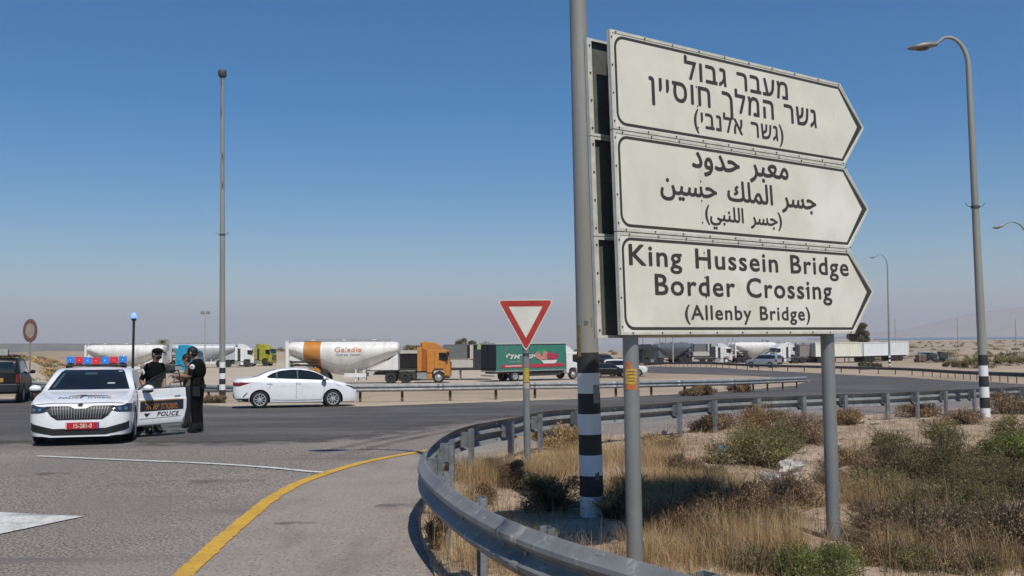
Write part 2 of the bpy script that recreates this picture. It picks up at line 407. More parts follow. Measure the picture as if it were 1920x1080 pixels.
# old road surface is lower than the verge soil edge: darker worn ring lane
ring = P2([(-60, 838), (60, 836), (160, 834), (260, 838), (400, 838), (560, 834), (680, 828), (760, 818), (830, 806), (890, 795), (960, 787), (1060, 778), (1130, 775), (1240, 768), (1400, 757), (1560, 750), (1760, 742), (1930, 732), (2060, 724)])
ringfar = P2([(-40, 744.5), (95, 744.5), (250, 750.5), (430, 757.5), (700, 757.5), (860, 752.5), (1080, 745.5), (1240, 739.5), (1400, 730.5), (1490, 722.5), (1522, 713), (1480, 708), (1400, 703.4), (1300, 700.4), (1210, 698.4), (1087, 696.6), (1087, 684.3), (1240, 687.3), (1400, 693.3), (1540, 700.3), (1700, 707.3), (1900, 719.3), (2050, 728)])
worn_edge(asph_d); sheet('asphalt_lane', ring+ringfar[::-1], .006, asph_d, .8, fade=(ring, 2.2))
yc = [(345, 1080, 40), (432, 1000, 30), (470, 968, 26), (510, 936, 22), (560, 908, 17), (608, 890, 13), (660, 874, 10), (715, 861, 8), (760, 853, 7), (800, 846, 6), (887, 833, 4.5), (960, 823.5, 4), (1013, 818, 3.5)]
def strip(name, L, off, m, horizontal=True, vert=False):
    a, b = [], []
    for x, y, h in L:
        if vert: a.append(tuple(G(x, y-h))[:2]); b.append(tuple(G(x, y+h))[:2])
        else: a.append(tuple(G(x-h, y))[:2]); b.append(tuple(G(x+h, y))[:2])
    a = spline([(p[0], p[1], 0) for p in a], .3)[0][:, :2]; b = spline([(p[0], p[1], 0) for p in b], .3)[0][:, :2]
    return a, b
# yellow edge line as a strip of constant real width along its centre curve
cen = spline([(*tuple(G(x, y))[:2], 0) for x, y, h in [(300, 1130, 0)]+yc], .06)[0][:, :2]
tan = np.gradient(cen, axis=0); tan /= np.linalg.norm(tan, axis=1)[:, None]; nor = np.c_[-tan[:, 1], tan[:, 0]]
wv = .085+.010*wob(cen[:, 0]*8, cen[:, 1]*8, 2, 91)+.005*RNG.normal(0, 1, len(cen)); wu = .085+.010*wob(cen[:, 0]*8, cen[:, 1]*8, 2, 92)+.005*RNG.normal(0, 1, len(cen))
yl = np.vstack([cen+nor*wv[:, None], (cen-nor*.085)[::-1]])
def strip_obj(name, L, R, off, m, parent=None):
    V = np.vstack([L, R]); z = zg(V[:, 0], V[:, 1])+off; n = len(L)
    Fq = np.array([(i, i+1, n+i+1, n+i) for i in range(n-1)])
    o = np_obj(name, np.c_[V, z], Fq, [m])
    if o.data.polygons[0].normal.z < 0: o.data.flip_normals()
    o['kind'] = 'structure'; return o
strip_obj('yellow_edge_line', cen+nor*wv[:, None], cen-nor*wu[:, None], .016, yel)
sh = [tuple(p) for p in cen[::12]]
k = [i for i, p in enumerate(vedge) if p[1] < cen[-1][1]+1.0]
shp = sh+[(p[0]+.1, p[1]) for p in vedge[k[0]:]]+[(2.6, -1), (-1.6, -1), (-1.9, 3)]
sheet('concrete_shoulder', shp, .008, conc, .6)
def ribbon(name, px, half, m, off=.012):
    c = spline([(*tuple(G(x, y))[:2], 0) for x, y in px], .3)[0][:, :2]
    t = np.gradient(c, axis=0); t /= np.linalg.norm(t, axis=1)[:, None]; q = np.c_[-t[:, 1], t[:, 0]]
    return strip_obj(name, c+q*half, c-q*half, off, m)
ribbon('white_lane_line', [(70, 856), (200, 862), (400, 870.5), (520, 879), (590, 886), (622, 887.5)], .06, whp)
sheet('white_arrow_marking', P2([(-260, 958), (0, 962), (156, 970), (0, 1003), (-200, 1040)]), .012, whp, .4)
mat('tar', (.03, .028, .026), .8)
# cracks, patches and drifted sand
tarc = MAT['tar']
for pl in ([(500, 905), (420, 900), (300, 905), (160, 915)], [(700, 800), (560, 806), (420, 800), (300, 808)], [(1100, 772), (960, 778), (860, 776), (740, 783)]):
    ribbon('road_crack', [(x+random.uniform(-5, 5), y+random.uniform(-2, 2)) for x, y in pl], .0045, tarc, .0125 if pl[0][1] > 840 and pl[0][0] < 540 else .0165)
dr = layered('drifted_sand', (.46, .37, .275), [((.38, .30, .22), 3, .45, .65, None)], .95, .3, 30); worn_edge(dr)
fe = P2([(-40, 744.4), (95, 744.4), (250, 750.4), (430, 757.4), (700, 757.4), (860, 752.4), (1080, 745.4), (1240, 739.4), (1400, 730.4), (1490, 722.4)]); ne = P2([(-40, 749), (95, 749), (250, 756), (430, 765), (700, 764), (860, 758), (1080, 750), (1240, 743), (1400, 733), (1500, 724)])
sheet('drifted_sand', fe+ne[::-1], .018, dr, .35, fade=(ne, 1.6))
vn = [p for p in vedge if p[1] > 10]; vi = [(p[0]-.05-.5*min(1, max(0, (p[1]-10)/4)), p[1]+.05+.5*min(1, max(0, (p[1]-10)/4))) for p in vn]
sheet('drifted_sand', [(p[0]+.1, p[1]-.1) for p in vn]+vi[::-1], .020, dr, .25, fade=(vi+[(vn[0][0]+.1, vn[0][1]-.1)] if math.hypot(vi[-1][0]-vn[0][0], vi[-1][1]-vn[0][1]) < 1 else [(vn[0][0]+.1, vn[0][1]-.1)]+vi if vn[0][1] < vn[-1][1] else vi+[(vn[-1][0]+.1, vn[-1][1]-.1)], 1.0))
def ellipse_px(px, py, a, b): return P2([(px+a*math.cos(t), py+b*math.sin(t)) for t in np.linspace(0, 6.283, 16, endpoint=False)])
ty = layered('tyre_marks', (.03, .028, .027), [((.05, .047, .045), 6, .4, .6, None)], .9, .1, 40); ty_n = ty.node_tree; tn = ty_n.nodes.new('ShaderNodeTexNoise'); tn.inputs['Scale'].default_value = 1.6; tn.inputs['Detail'].default_value = 8
tr_ = ty_n.nodes.new('ShaderNodeMapRange'); tr_.inputs['From Min'].default_value = .42; tr_.inputs['From Max'].default_value = .8; tr_.inputs['To Max'].default_value = .55; ty_n.links.new(tn.outputs['Fac'], tr_.inputs['Value']); ty_n.links.new(tr_.outputs[0], ty_n.nodes['Principled BSDF'].inputs['Alpha'])
for pl in ([(-40, 778), (300, 789), (620, 784), (900, 770), (1150, 757), (1400, 743)], [(-40, 784), (300, 796), (620, 791), (900, 776), (1150, 762), (1400, 747)], [(20, 818), (300, 822), (560, 812), (800, 795), (960, 781)], [(330, 1078), (430, 965), (560, 880), (760, 826), (900, 800)], [(120, 1078), (290, 965), (470, 885), (680, 832), (860, 800)]):
    ribbon('tyre_mark', pl, .13, ty, .0145)
sheet('oil_stain', ellipse_px(105, 890, 40, 3.5), .013, ty, .25); sheet('oil_stain', ellipse_px(760, 952, 60, 7), .016, ty, .25); sheet('oil_stain', ellipse_px(420, 905, 70, 5), .013, ty, .25); sheet('oil_stain', ellipse_px(560, 985, 50, 6), .013, ty, .25)
# yard and sand strips
sheet('truck_yard', P2([(-60, 712), (300, 735), (420, 735), (560, 729), (700, 733), (900, 729), (1075, 724), (1082, 684), (1082, 678), (900, 675), (600, 676), (330, 679), (-60, 690)]), .0, yard, 2.0)
# verge (soil inside the guardrail bend)
vb = [p for p in vedge]+[(8, -1), (30, 4), (60, 20), (60, 36)]
sheet('verge', vb, .03, verge, .13, hf=lambda x, y: .035*wob(x, y, 1.7, 21)+.02*wob(x, y, .45, 22)+.02)
# lake strip, far hills
water = mat('lake_water', (.10, .17, .24), .3)
lk = np_obj('lake', np.array([(470, 1250, -1.9), (9000, 1150, -1.9), (9000, 5200, -1.9), (1950, 5200, -1.9)]), np.array([[0, 1, 2, 3]]), [water], smooth=False); lk['kind'] = 'structure'
hillm = layered('hill_rock', (.34, .27, .23), [((.26, .20, .18), .004, .4, .65, None), ((.40, .33, .27), .02, .5, .7, None)], .95, 0, 1)
def ridge(name, pts, y0, depth, seed, amp):
    """pts = (px, height above eye line in px at y0)"""
    xs = np.array([(p[0]-960)/FPX*y0 for p in pts]); hs = np.array([p[1]/FPX*y0 for p in pts])
    xx = np.linspace(xs[0], xs[-1], 160); rows = []
    for j, (f, dy) in enumerate([(0, 0), (.35, .25), (.7, .5), (.92, .75), (1, 1), (.6, 1.6), (0, 2.2)]):
        h = np.interp(xx, xs, hs)*f; n = wob(xx, xx*0+dy*depth, depth*.9, seed)*amp*(f if j else 0)
        rows.append(np.c_[xx, np.full_like(xx, y0)+dy*depth+wob(xx, xx*0+j*31, depth, seed+j)*depth*.12, (h+n if f > 0 else h*0-95)])
    V = np.vstack(rows); n = len(xx)
    Fq = np.array([(j*n+i, j*n+i+1, (j+1)*n+i+1, (j+1)*n+i) for j in range(len(rows)-1) for i in range(n-1)])
    o = np_obj(name, V, Fq, [hillm]); o['kind'] = 'structure'; return o
ridge('mountains', [(1640, 0), (1700, 4), (1770, 10), (1820, 19), (1870, 33), (1930, 48), (2020, 62), (2200, 74)], 6500, 900, 4, 16)
hillm = layered('dark_hill_scrub', (.12, .11, .10), [((.08, .08, .075), .01, .4, .65, None), ((.19, .15, .12), .03, .5, .7, None)], .95, 0, 1)
ridge('hills', [(-700, 6), (-300, 5), (0, 3.5), (60, 2), (110, -1), (170, -4), (320, -9)], 2300, 300, 9, 1.2)
# ------------------------------------------------------------------ guardrails
galv = mat('galvanised_steel', (.36, .37, .37), .55, .45, .3, 5, .15, 60)
galv_n = layered('weathered_guardrail_steel', (.235, .237, .235), [((.17, .173, .175), 2.2, .42, .62, (1, 1, .3)), ((.38, .38, .37), 14, .58, .68, (1, 1, .15)), ((.17, .14, .12), 6, .66, .74, (1, 1, .25)), ((.12, .12, .125), 22, .66, .70, (.25, .25, 2.5))], .6, .15, 25, .4)
galv_n.node_tree.nodes['Principled BSDF'].inputs['Metallic'].default_value = .3
post_m = mat('guardrail_post_steel', (.30, .32, .33), .55, .6, .35, 9, .2, 60)
post_r = mat('brown_post_steel', (.16, .11, .08), .8, .1, .4, 9)
WPROF = [(.0, 0), (.012, -.004), (.03, -.03), (.078, -.062), (.082, -.088), (.062, -.112), (.014, -.142), (.008, -.155), (.014, -.168), (.062, -.198), (.082, -.222), (.078, -.248), (.03, -.28), (.012, -.306), (0, -.31)]
def guardrail(name, label, group, top_px, H, side, spacing, step, beam_m, pm, height_px=True, post_w=.11, s0=.6, fr=None, end=None):
    pts = [tuple(G(a, b, H)) for a, b in top_px]
    P, S = spline([(p[0], p[1], 0) for p in pts], step)
    P[:, 2] = zg(P[:, 0], P[:, 1])+H
    if end: pass
    T = np.gradient(P, axis=0); T[:, 2] = 0; T /= np.linalg.norm(T, axis=1)[:, None]; N = np.c_[T[:, 1], -T[:, 0], 0*T[:, 0]]*side
    root = thing(name, label, 'guardrail', (P[0, 0], P[0, 1], P[0, 2]-H), 0, group, slope=False); off = Vector(root.location)
    b = MB(); rings = []
    for i in range(len(P)):
        rings.append([tuple(P[i]+N[i]*n+np.array((0, 0, z))-np.array(off)) for n, z in WPROF])
    b.loft(rings, beam_m, closed=False)
    # lap joints and bolts every ~4 m
    for s in np.arange(2.1, S[-1], 4.0):
        i = int(np.argmin(abs(S-s))); i1 = min(len(P)-1, i+max(1, int(.32/step)))
        if i1 > i: b.loft([[tuple(P[q]+N[q]*(n+.005)+np.array((0, 0, z))-np.array(off)) for n, z in WPROF] for q in range(i, i1+1)], beam_m, closed=False)
        for dz in (-.05, -.155, -.26):
            p = P[i1]+N[i1]*(.008)+np.array((0, 0, dz))-np.array(off); b.cyl(p, p+N[i1]*.016, .012, 6, pm)
    for s in np.arange(s0, S[-1]-.1, spacing):
        i = int(np.argmin(abs(S-s))); p = P[i]+N[i]*.009+np.array((0, 0, -.155))-np.array(off); b.cyl(p, p+N[i]*.014, .016, 8, pm)
    b.build('beam', root, 40, solid=.004)
    for s in np.arange(s0, S[-1]-.1, spacing):
        i = int(np.argmin(abs(S-s))); p, n, t = P[i], N[i], T[i]; m = MB()
        M = Matrix(((t[0], n[0], 0), (t[1], n[1], 0), (0, 0, 1)))
        base = Vector(p)-off; hh = H-.03
        # C-section post behind the beam plus spacer
        for (du, dv, su, sv) in ((0, -.155, post_w, .007), (-post_w/2+.0035, -.13, .007, .05), (post_w/2-.0035, -.13, .007, .05)):
            m.box(base+M @ Vector((du, dv, -hh/2-.03+.02-.1)), (su, sv, hh+.2), pm, M)
        m.box(base+M @ Vector((0, -.06, -.155)), (.08, .125, .2), pm, M)
        m.build('post', root, 0)
    return root
guardrail('guardrail', 'curved steel guardrail bending round the dry verge in the foreground', None,
          [(1500, 1130), (1307, 1082), (1177, 1046), (1060, 1013), (960, 977), (893, 944), (843, 912), (813, 886), (800, 866), (803, 846), (818, 829), (838, 815), (863, 803), (905, 793), (960, 784), (1013, 772), (1080, 766), (1127, 763), (1237, 756), (1345, 748), (1440, 744), (1520, 741), (1600, 738), (1663, 736), (1776, 731), (1850, 728), (1920, 725), (2050, 718)], .72, -1, 1.42, .16, galv_n, post_m)
guardrail('guardrail', 'long straight guardrail across the road behind the white sedan', None,
          [(-60, 714), (60, 715), (200, 720), (420, 722), (560, 722), (700, 721), (860, 719), (1000, 717), (1100, 716), (1240, 713.5), (1360, 711), (1440, 708.5), (1512, 706)], .72, 1, 2.0, .3, galv, post_r)
guardrail('guardrail', 'dark distant guardrail along the far edge of the right hand road', None,
          [(1190, 678), (1240, 679), (1400, 682), (1540, 685.5), (1700, 689.5), (1900, 698), (2050, 704)], .75, 1, 2.6, .5, mat('dark_rail_steel', (.09, .085, .085), .7, .2, .3, 3), post_r)
# ------------------------------------------------------------------ direction sign
SX, SY, SZ, YAW, LEAN = .8105, 7.2, 1.90, .61537, -.03464
SW, SHT = 2.8595, 2.3604; PH = SHT/3; TIP = .335
SR = Matrix.Rotation(YAW, 3, 'Z') @ Matrix.Rotation(LEAN, 3, 'X')
def suv(px, py):
    r = SR.inverted() @ ray(px, py); o = SR.inverted() @ (Vector((0, 0, CAMZ))-Vector((SX, SY, SZ))); t = -o.y/r.y; p = o+r*t
    return p.x, p.z
sroot = thing('direction_sign', 'tall cream road sign of three arrow panels in Hebrew, Arabic and English', 'road sign', (SX, SY, SZ))
sroot.rotation_euler = SR.to_euler()
cream = layered('cream_sign_face', (.64, .62, .53), [((.57, .545, .455), 2.2, .45, .7, None), ((.50, .47, .38), 9, .66, .8, (1, 1, .35)), ((.72, .71, .65), .8, .5, .7, None)], .45, .02, 30, .4)
rimm = mat('sign_rim_aluminium', (.62, .60, .52), .5, .1, .2, 9)
ink = mat('sign_ink', (.045, .04, .033), .5, 0, .25, 20)
backm = mat('sign_back_grey', (.46, .46, .43), .55, .3, .2, 3)
pgrey = mat('grey_pole_paint', (.255, .265, .265), .45, .35, .16, 2.5, .05, 30)
dark = mat('dark_fixing', (.05, .05, .05), .6)
def arrow(a, b, c, d, tip, r=0., n=6):
    """left x, bottom, shoulder x, top, tip x"""
    p = []
    if r:
        p += [(a+r-r*math.cos(t), d-r+r*math.sin(t)) for t in np.linspace(0, math.pi/2, n)]
    else: p += [(a, d)]
    p += [(c, d), (tip, (b+d)/2), (c, b)]
    if r: p += [(a+r-r*math.sin(t), b+r-r*math.cos(t)) for t in np.linspace(0, math.pi/2, n)]
    else: p += [(a, b)]
    return p
lines = [
 (0, [(rtl('מעבר גבול'), (1283, 142), (1477, 183), (1477, 148)), (rtl('גשר המלך חוסיין'), (1217, 181), (1531, 238.5), (1531, 207)), (rtl('(גשר אלנבי)'), (1301, 237), (1469, 266), (1469, 240))]),
 (1, [(rtl('معبر حدود'), (1297, 319), (1478, 331), (1441, 288)), (rtl('جسر الملك حسين'), (1238, 369), (1530, 386), (1441, 345)), (rtl('(جسر اللنبي)'), (1322, 412), (1466, 424), (1392, 391))]),
 (2, [('King Hussein Bridge', (1179, 496), (1591, 517), (1179, 458)), ('Border Crossing', (1228, 551), (1560, 562), (1228, 513)), ('(Allenby Bridge)', (1284, 597), (1519, 602), (1302, 571))])]
for pi in range(3):
    b = MB(); v0 = SHT-PH*(pi+1)+.004; v1 = SHT-PH*pi-.004
    ou = arrow(0, v0, SW, v1, SW+TIP)
    b.prism(ou, 'y', .0, .004, backm); b.f.pop(0) if False else None
    face = [(x, -.0015, z) for x, z in ou]; b.add(face, [tuple(range(len(ou)))], cream)
    # raised edge rim
    inn = arrow(.028, v0+.022, SW-.008, v1-.022, SW+TIP-.026)
    n = len(ou); vs = [(x, -.006, z) for x, z in ou]+[(x, -.006, z) for x, z in inn]+[(x, -.002, z) for x, z in inn]+[(x, .03, z) for x, z in ou]
    b.add(vs, [(i, (i+1) % n, n+(i+1) % n, n+i) for i in range(n)]+[(n+i, n+(i+1) % n, 2*n+(i+1) % n, 2*n+i) for i in range(n)]+[(3*n+i, 3*n+(i+1) % n, (i+1) % n, i) for i in range(n)], rimm)
    # dark border line
    o1 = arrow(.042, v0+.036, SW-.018, v1-.036, SW+TIP-.032, .095); i1 = arrow(.064, v0+.058, SW-.032, v1-.058, SW+TIP-.105, .075)
    n = len(o1); b.add([(x, -.0035, z) for x, z in o1]+[(x, -.0035, z) for x, z in i1], [(i, (i+1) % n, n+(i+1) % n, n+i) for i in range(n)], ink)
    for (s, l, r, t) in lines[pi][1]:
        heb = ord(s[0 if s[0] not in '()' else 2]) > 0x500
        arb = any(ord(c) > 0xFB00 for c in s)
        P, T = text2d(s, .017 if not arb else .02, 1.12 if not heb else (1. if arb else 1.12), 1.25 if not arb else 1.6)
        (ul, vl), (ur, vr), (ut, vt) = suv(*l), suv(*r), suv(*t)
        base = (vl+vr)/2
        # cap height of the line measured above its own baseline at that point
        fr = (ut-ul)/(ur-ul); cap = vt-(vl+(vr-vl)*fr)
        ref = text2d('H' if not heb else (chr(0xFE8D) if arb else 'ה'))[0][:, 1].max()
        if pi == 0 and l[0] == 1283: base -= .020; cap *= .86
        Q = fit(P, ul, ur, 0, em=cap/ref)
        Q[:, 1] += vl+(vr-vl)*(Q[:, 0]-ul)/(ur-ul)*1.0 if False else base
        b.add([(x, -.0045, z) for x, z in Q], T, ink)
    for u in list(np.arange(.06, SW, .305)):
        for v in (v0+.014, v1-.014): b.cyl((u+.03*((int(u*10)+pi) % 3), -.012, v), (u+.03*((int(u*10)+pi) % 3), -.006, v), .007, 6, dark)
    for v in np.linspace(v0+.06, v1-.06, 4): b.cyl((.015, -.012, v), (.015, -.006, v), .007, 6, dark)
    for u_, v_ in ((.93, v0+.12), (.932, v0+.3), (.928, v0+.46), (.931, v0+.66), (2.2, v0+.4)): b.cyl((u_, -.006, v_), (u_, -.002, v_), .007, 6, ink)
    b.span((.929, -.0030, v0+.1), (.931, -.0028, v1-.1), mat('sign_joint', (.5, .49, .43), .6))
    # stiffening rails on the back
    for v in (v0+.16, v1-.16): b.span((.05, .005, v-.03), (SW-.05, .045, v+.03), backm)
    b.build('panel', sroot, 30, fix=False)
for pi in range(3):
    b = MB(); v0 = SHT-PH*(pi+1)+.004-.015; v1 = SHT-PH*pi-.004-.015; y0 = .235
    ou = arrow(-.055, v0, SW-.1, v1, SW+TIP-.3)
    b.prism(ou, 'y', y0, y0+.004, mat('sign_back_shaded_steel', (.13, .135, .12), .6, .2, .3, 3))  # darker than the other backs: shade between the panels put into the colour
    inn = arrow(-.012, v0+.02, SW-.13, v1-.02, SW+TIP-.33); n = len(ou)
    vs = [(x, y0-.035, z) for x, z in ou]+[(x, y0-.035, z) for x, z in inn]+[(x, y0-.002, z) for x, z in ou]
    b.add(vs, [(i, (i+1) % n, n+(i+1) % n, n+i) for i in range(n)]+[(2*n+i, 2*n+(i+1) % n, (i+1) % n, i) for i in range(n)], rimm)
    for v in (v0+.16, v1-.16): b.span((.35, y0-.04, v-.03), (SW-.2, y0-.003, v+.03), backm)
    for v in np.linspace(v0+.06, v1-.06, 4): b.cyl((-.034, y0-.042, v), (-.034, y0-.035, v), .008, 6, dark)
    b.build('rear_panel', sroot, 30, fix=False)
iv = SR.inverted()
for px, py, pyb, rad, d in ((1184, 690, 1050, .061, 7.33), (1553, 690, 1046, .061, 8.62)):
    b = MB(); O_ = Vector((SX, SY, SZ)); lx = .1 if px < 1300 else 2.4
    def pxof(x):
        q = O_+SR @ Vector((x, .108, -.02)); r = CAMR.inverted() @ (q-Vector((0, 0, CAMZ))); return 960+FPX*r.x/-r.z
    for _ in range(40): lx += (px-2-pxof(lx))*.002
    kn = O_+SR @ Vector((lx, .108, -.02)); d = kn.y
    A = iv @ (Vector((kn.x+.012, kn.y, gz(kn.x, kn.y)-.3))-O_); K = Vector((lx, .108, -.02)); B = Vector((lx, .108, SHT*.97))
    top, dr = kn, Vector((0, 0, -1))
    b.tube([A.lerp(K, t) for t in np.linspace(0, 1, 8)]+[K.lerp(B, t) for t in np.linspace(.1, 1, 4)], rad, 28, pgrey)
    po = b.build('post', sroot, 50)
    if px < 1300:
        s = MB(); ctr = Vector((kn.x, kn.y, at(px, 706, d).z)); vd = (Vector((0, 0, CAMZ))-ctr); vd.z = 0; vd.normalize(); q = Vector((-vd.y, vd.x, 0))
        def onpost(a, z, r=.0625): return iv @ (ctr+(vd*math.cos(a)+q*math.sin(a))*r+Vector((0, 0, z))-Vector((SX, SY, SZ)))
        st_y, st_o = mat('yellow_sticker', (.60, .36, .05), .6, 0, .35, 30), mat('orange_sticker', (.55, .17, .05), .6, 0, .35, 40)
        def lab(a0, a1, z0, z1, m, f=lambda a, z: z):
            na, nz = 8, 6; vs = [onpost(a0+(a1-a0)*i/na, f(a0+(a1-a0)*i/na, z0+(z1-z0)*j/nz)) for j in range(nz+1) for i in range(na+1)]
            s.add(vs, [(j*(na+1)+i, j*(na+1)+i+1, (j+1)*(na+1)+i+1, (j+1)*(na+1)+i) for j in range(nz) for i in range(na)], m)
        lab(-.75, .75, -.055, .06, st_y); lab(-.75, .75, -.098, -.056, st_o); lab(-.75, .1, .061, .115, st_o)
        for zz in (-.035, -.012, .012, .036):
            k = len(s.v); vs = [onpost(-.45+.9*i/8, zz+dz, .0632) for dz in (0, .007) for i in range(9)]
            s.add(vs, [(i, i+1, 9+i+1, 9+i) for i in range(8)], dark)
        s.build('sticker', po, 60, fix=False)
# ================================================================== POLES AND SIGNS
conc_p = mat('pole_grey_green', (.30, .295, .265), .6, .1, .22, 1.6, .08, 40, stretch=(1, 1, .15))
conc_d = mat('pole_grey_dark', (.27, .27, .255), .6, .1, .22, 1.6, .08, 40, stretch=(1, 1, .15))
band_k = mat('band_black', (.030, .030, .031), .65, 0, .35, 7, .1, 60)
band_w = layered('band_white', (.70, .70, .69), [((.50, .50, .49), 9, .58, .75, (1, 1, .4)), ((.20, .20, .195), 5.5, .64, .70, (1, 1, .3))], .6, .1, 40, .4)
lampm = mat('lamp_housing', (.24, .225, .20), .5, .3, .2, 6)
lens = mat('lamp_lens', (.08, .06, .05), .25)
def lamp_post(label, loc, H, r0, r1, lean=(0, 0), arm=None, bands=None, group='street lamps around the junction', band_n=7, band_h=.205, m=conc_p, collar=None, head=True, seg=24):
    t = thing('street_lamp', label, 'street lamp', loc, 0, group, slope=False)
    b = MB(); P = lambda z: Vector((lean[0]*z, lean[1]*z, z)); R = lambda z: r0+(r1-r0)*max(0, z)/H
    zs = [-.3]
    if bands is not None:
        zs = [-.3]+[bands+i*band_h for i in range(band_n+1)]
        for i in range(len(zs)-1):
            a, c = zs[i], zs[i+1]; mm = band_k if i % 2 == 0 else band_w
            if i == 0: a = -.3
            b.tube([P(a), P(c)], [R(a)*1.01, R(c)*1.01], seg, mm, caps=False)
        zz = list(np.linspace(zs[-1], H, 8))
    else: zz = list(np.linspace(-.3, H, 8))
    b.tube([P(z) for z in zz], [R(z) for z in zz], seg, m)
    if not arm: b.build('pole', t, 50)
    if arm:
        ax, ay, rise = arm; b.build('pole', t, 50); a = MB(); top = P(H); pts = []; L = math.hypot(ax, ay)
        for u in np.linspace(0, 1, 14):
            f = math.sin(u*math.pi/2); pts.append(top+Vector((ax*(1-math.cos(u*math.pi/2))*.62, ay*(1-math.cos(u*math.pi/2))*.62, rise*f)))
        e = pts[-1]; pts += [e+Vector((ax*.12, ay*.12, -.012*rise)), e+Vector((ax*.38, ay*.38, -.22*rise))]
        a.tube(pts, [r1*(1-.5*i/len(pts)) for i in range(len(pts))], 12, m); a.build('arm', t, 50)
        if head:
            h = MB(); hp = pts[-1]; d = Vector((ax, ay, 0)).normalized(); q = Vector((-d.y, d.x, 0)); rings = []
            for u, wd, up, dn in ((-.05, .05, .05, .05), (.05, .09, .07, .06), (.2, .15, .10, .07), (.42, .17, .10, .075), (.6, .13, .06, .05), (.72, .03, .015, .01)):
                rings.append([hp+d*u+q*(wd*math.cos(g))+Vector((0, 0, (up if math.sin(g) > 0 else dn)*math.sin(g)-.13*u)) for g in np.linspace(0, 2*math.pi, 14, endpoint=False)])
            h.loft(rings, lampm); ho = h.build('lamp_head', t, 60)
            g = MB(); g.sphere(hp+d*.36+Vector((0, 0, -.105)), (.19, .12, .05), lens, 12, 6, Matrix(((d.x, q.x, 0), (d.y, q.y, 0), (0, 0, 1)))); g.build('lens', ho, 60)
    if collar:
        k = MB(); z = collar
        k.lathe([(z-.03, R(z)+.001), (z-.03, R(z)+.02), (z+.03, R(z)+.02), (z+.03, R(z)+.001)], 16, dark, 'z', (lean[0]*z, lean[1]*z, 0))
        for sx in (-1, 1): k.tube([P(z)+Vector((sx*R(z), 0, 0)), P(z)+Vector((sx*(R(z)+.10), 0, .02)), P(z)+Vector((sx*(R(z)+.17), 0, .11))], .009, 6, dark)
        k.build('bracket', t, 50)
    return t
# near pole: passes (1111,985) at ground and (1083,0)
d = 9.85; bpt = at(1111, 988, d); bpt.z = gz(bpt.x, bpt.y)
tp = at(1083.5, 5, d); ln = (tp.x-bpt.x)/(tp.z-bpt.z)
npost = lamp_post('thick grey lamp post with black and white bands beside the tall arrow sign', bpt, 9.9, .121, .062, (ln, 0), (-1.15, .05, .9), bands=.085, band_n=8, band_h=.207, m=conc_p, seg=36)
# flaked patch and scribbles on the near pole
s = MB(); scr = mat('ochre_stain', (.34, .24, .08), .8, 0, .5, 20)
for (z0, z1, a0, a1, mm) in ((1.70, 2.02, -2.75, -2.30, scr), (1.23, 1.41, -1.25, -.5, conc_d), (2.02, 2.06, -1.9, -1.55, mat('pencil_mark', (.12, .12, .11), .7)), (2.0, 2.09, -1.25, -1.19, MAT['pencil_mark']), (.47, .53, -1.3, -.9, MAT['pencil_mark'])):
    n = 6; rr = lambda z: (.121+(.062-.121)*z/9.9)*1.013+.001
    rough = [random.uniform(-.012, .012) for _ in range(2*n+2)]
    vs = [(ln*z+rr(z)*math.cos(a0+(a1-a0)*i/n), rr(z)*math.sin(a0+(a1-a0)*i/n), z+rough[i+k*(n+1)]) for k, z in enumerate((z0, z1)) for i in range(n+1)]
    s.add(vs, [(i, i+1, n+1+i+1, n+1+i) for i in range(n)], mm)
s.build('worn_mark', npost, 60, fix=False)
# lamp at the right
bpt = G(1848, 785); tp = at(1816, 130, bpt.y)
lamp_post('tall grey lamp post with banded foot rising from the verge right of the arrow sign', bpt, tp.z-bpt.z+.05, .118, .068, ((tp.x-bpt.x)/(tp.z-bpt.z), 0), (-.80, .05, .8), bands=.0, band_n=6, band_h=.268, collar=(at(1833, 388, bpt.y).z-bpt.z))
# high mast at left
bpt = at(417, 750, 41); bpt.z = gz(bpt.x, bpt.y); tp = at(417, 140, 41)
mast = lamp_post('very tall straight lamp post with dark round head behind the white sedan', bpt, tp.z-bpt.z, .135, .075, ((tp.x-bpt.x)/(tp.z-bpt.z), 0), None, bands=.55, band_n=5, band_h=.235, collar=(at(417, 440, 41).z-bpt.z))
h = MB(); q = tp-bpt
h.lathe([(q.z-.14, .02), (q.z-.13, .12), (q.z-.05, .175), (q.z+.12, .185), (q.z+.2, .15), (q.z+.23, .02)], 16, mat('dark_lamp', (.06, .055, .05), .6), 'z', (q.x, 0, 0))
h.build('lamp_head', mast, 40)
h = MB()
for z0, z1, a0 in ((q.z-1.9, q.z-.1, -1.9), (q.z-5, q.z-3.4, -1.2)):
    rr = lambda z: .135+(.075-.135)*z/q.z+.004
    vs = []
    for k in range(9):
        z = z0+(z1-z0)*k/8; wd = .5*math.sin(k/8*2.6+.3)
        for a in (a0-wd, a0+wd): vs.append((q.x*z/q.z+rr(z)*math.cos(a), rr(z)*math.sin(a), z))
    h.add(vs, [(2*k, 2*k+1, 2*k+3, 2*k+2) for k in range(8)], band_k)
h.build('peeling_strip', mast, 60, fix=False)
# far thin lamp and the lamp whose pole stands outside the frame
b0 = at(1668, 684, 132); b0.z = gz(b0.x, b0.y); tp = at(1664, 500, 132)
lamp_post('thin distant lamp post standing before the white containers', b0, tp.z-b0.z, .15, .08, ((tp.x-b0.x)/(tp.z-b0.z), 0), (-1.7, 0, 1.7), bands=.1, band_n=5, band_h=.28, m=conc_d)
b0 = at(1936, 740, 66); b0.z = gz(b0.x, b0.y); tp = at(1928, 455, 66)
lamp_post('lamp reaching into the picture from beyond its right edge', b0, tp.z-b0.z, .14, .075, ((tp.x-b0.x)/(tp.z-b0.z), 0), (-1.75, 0, 1.45), m=conc_d)
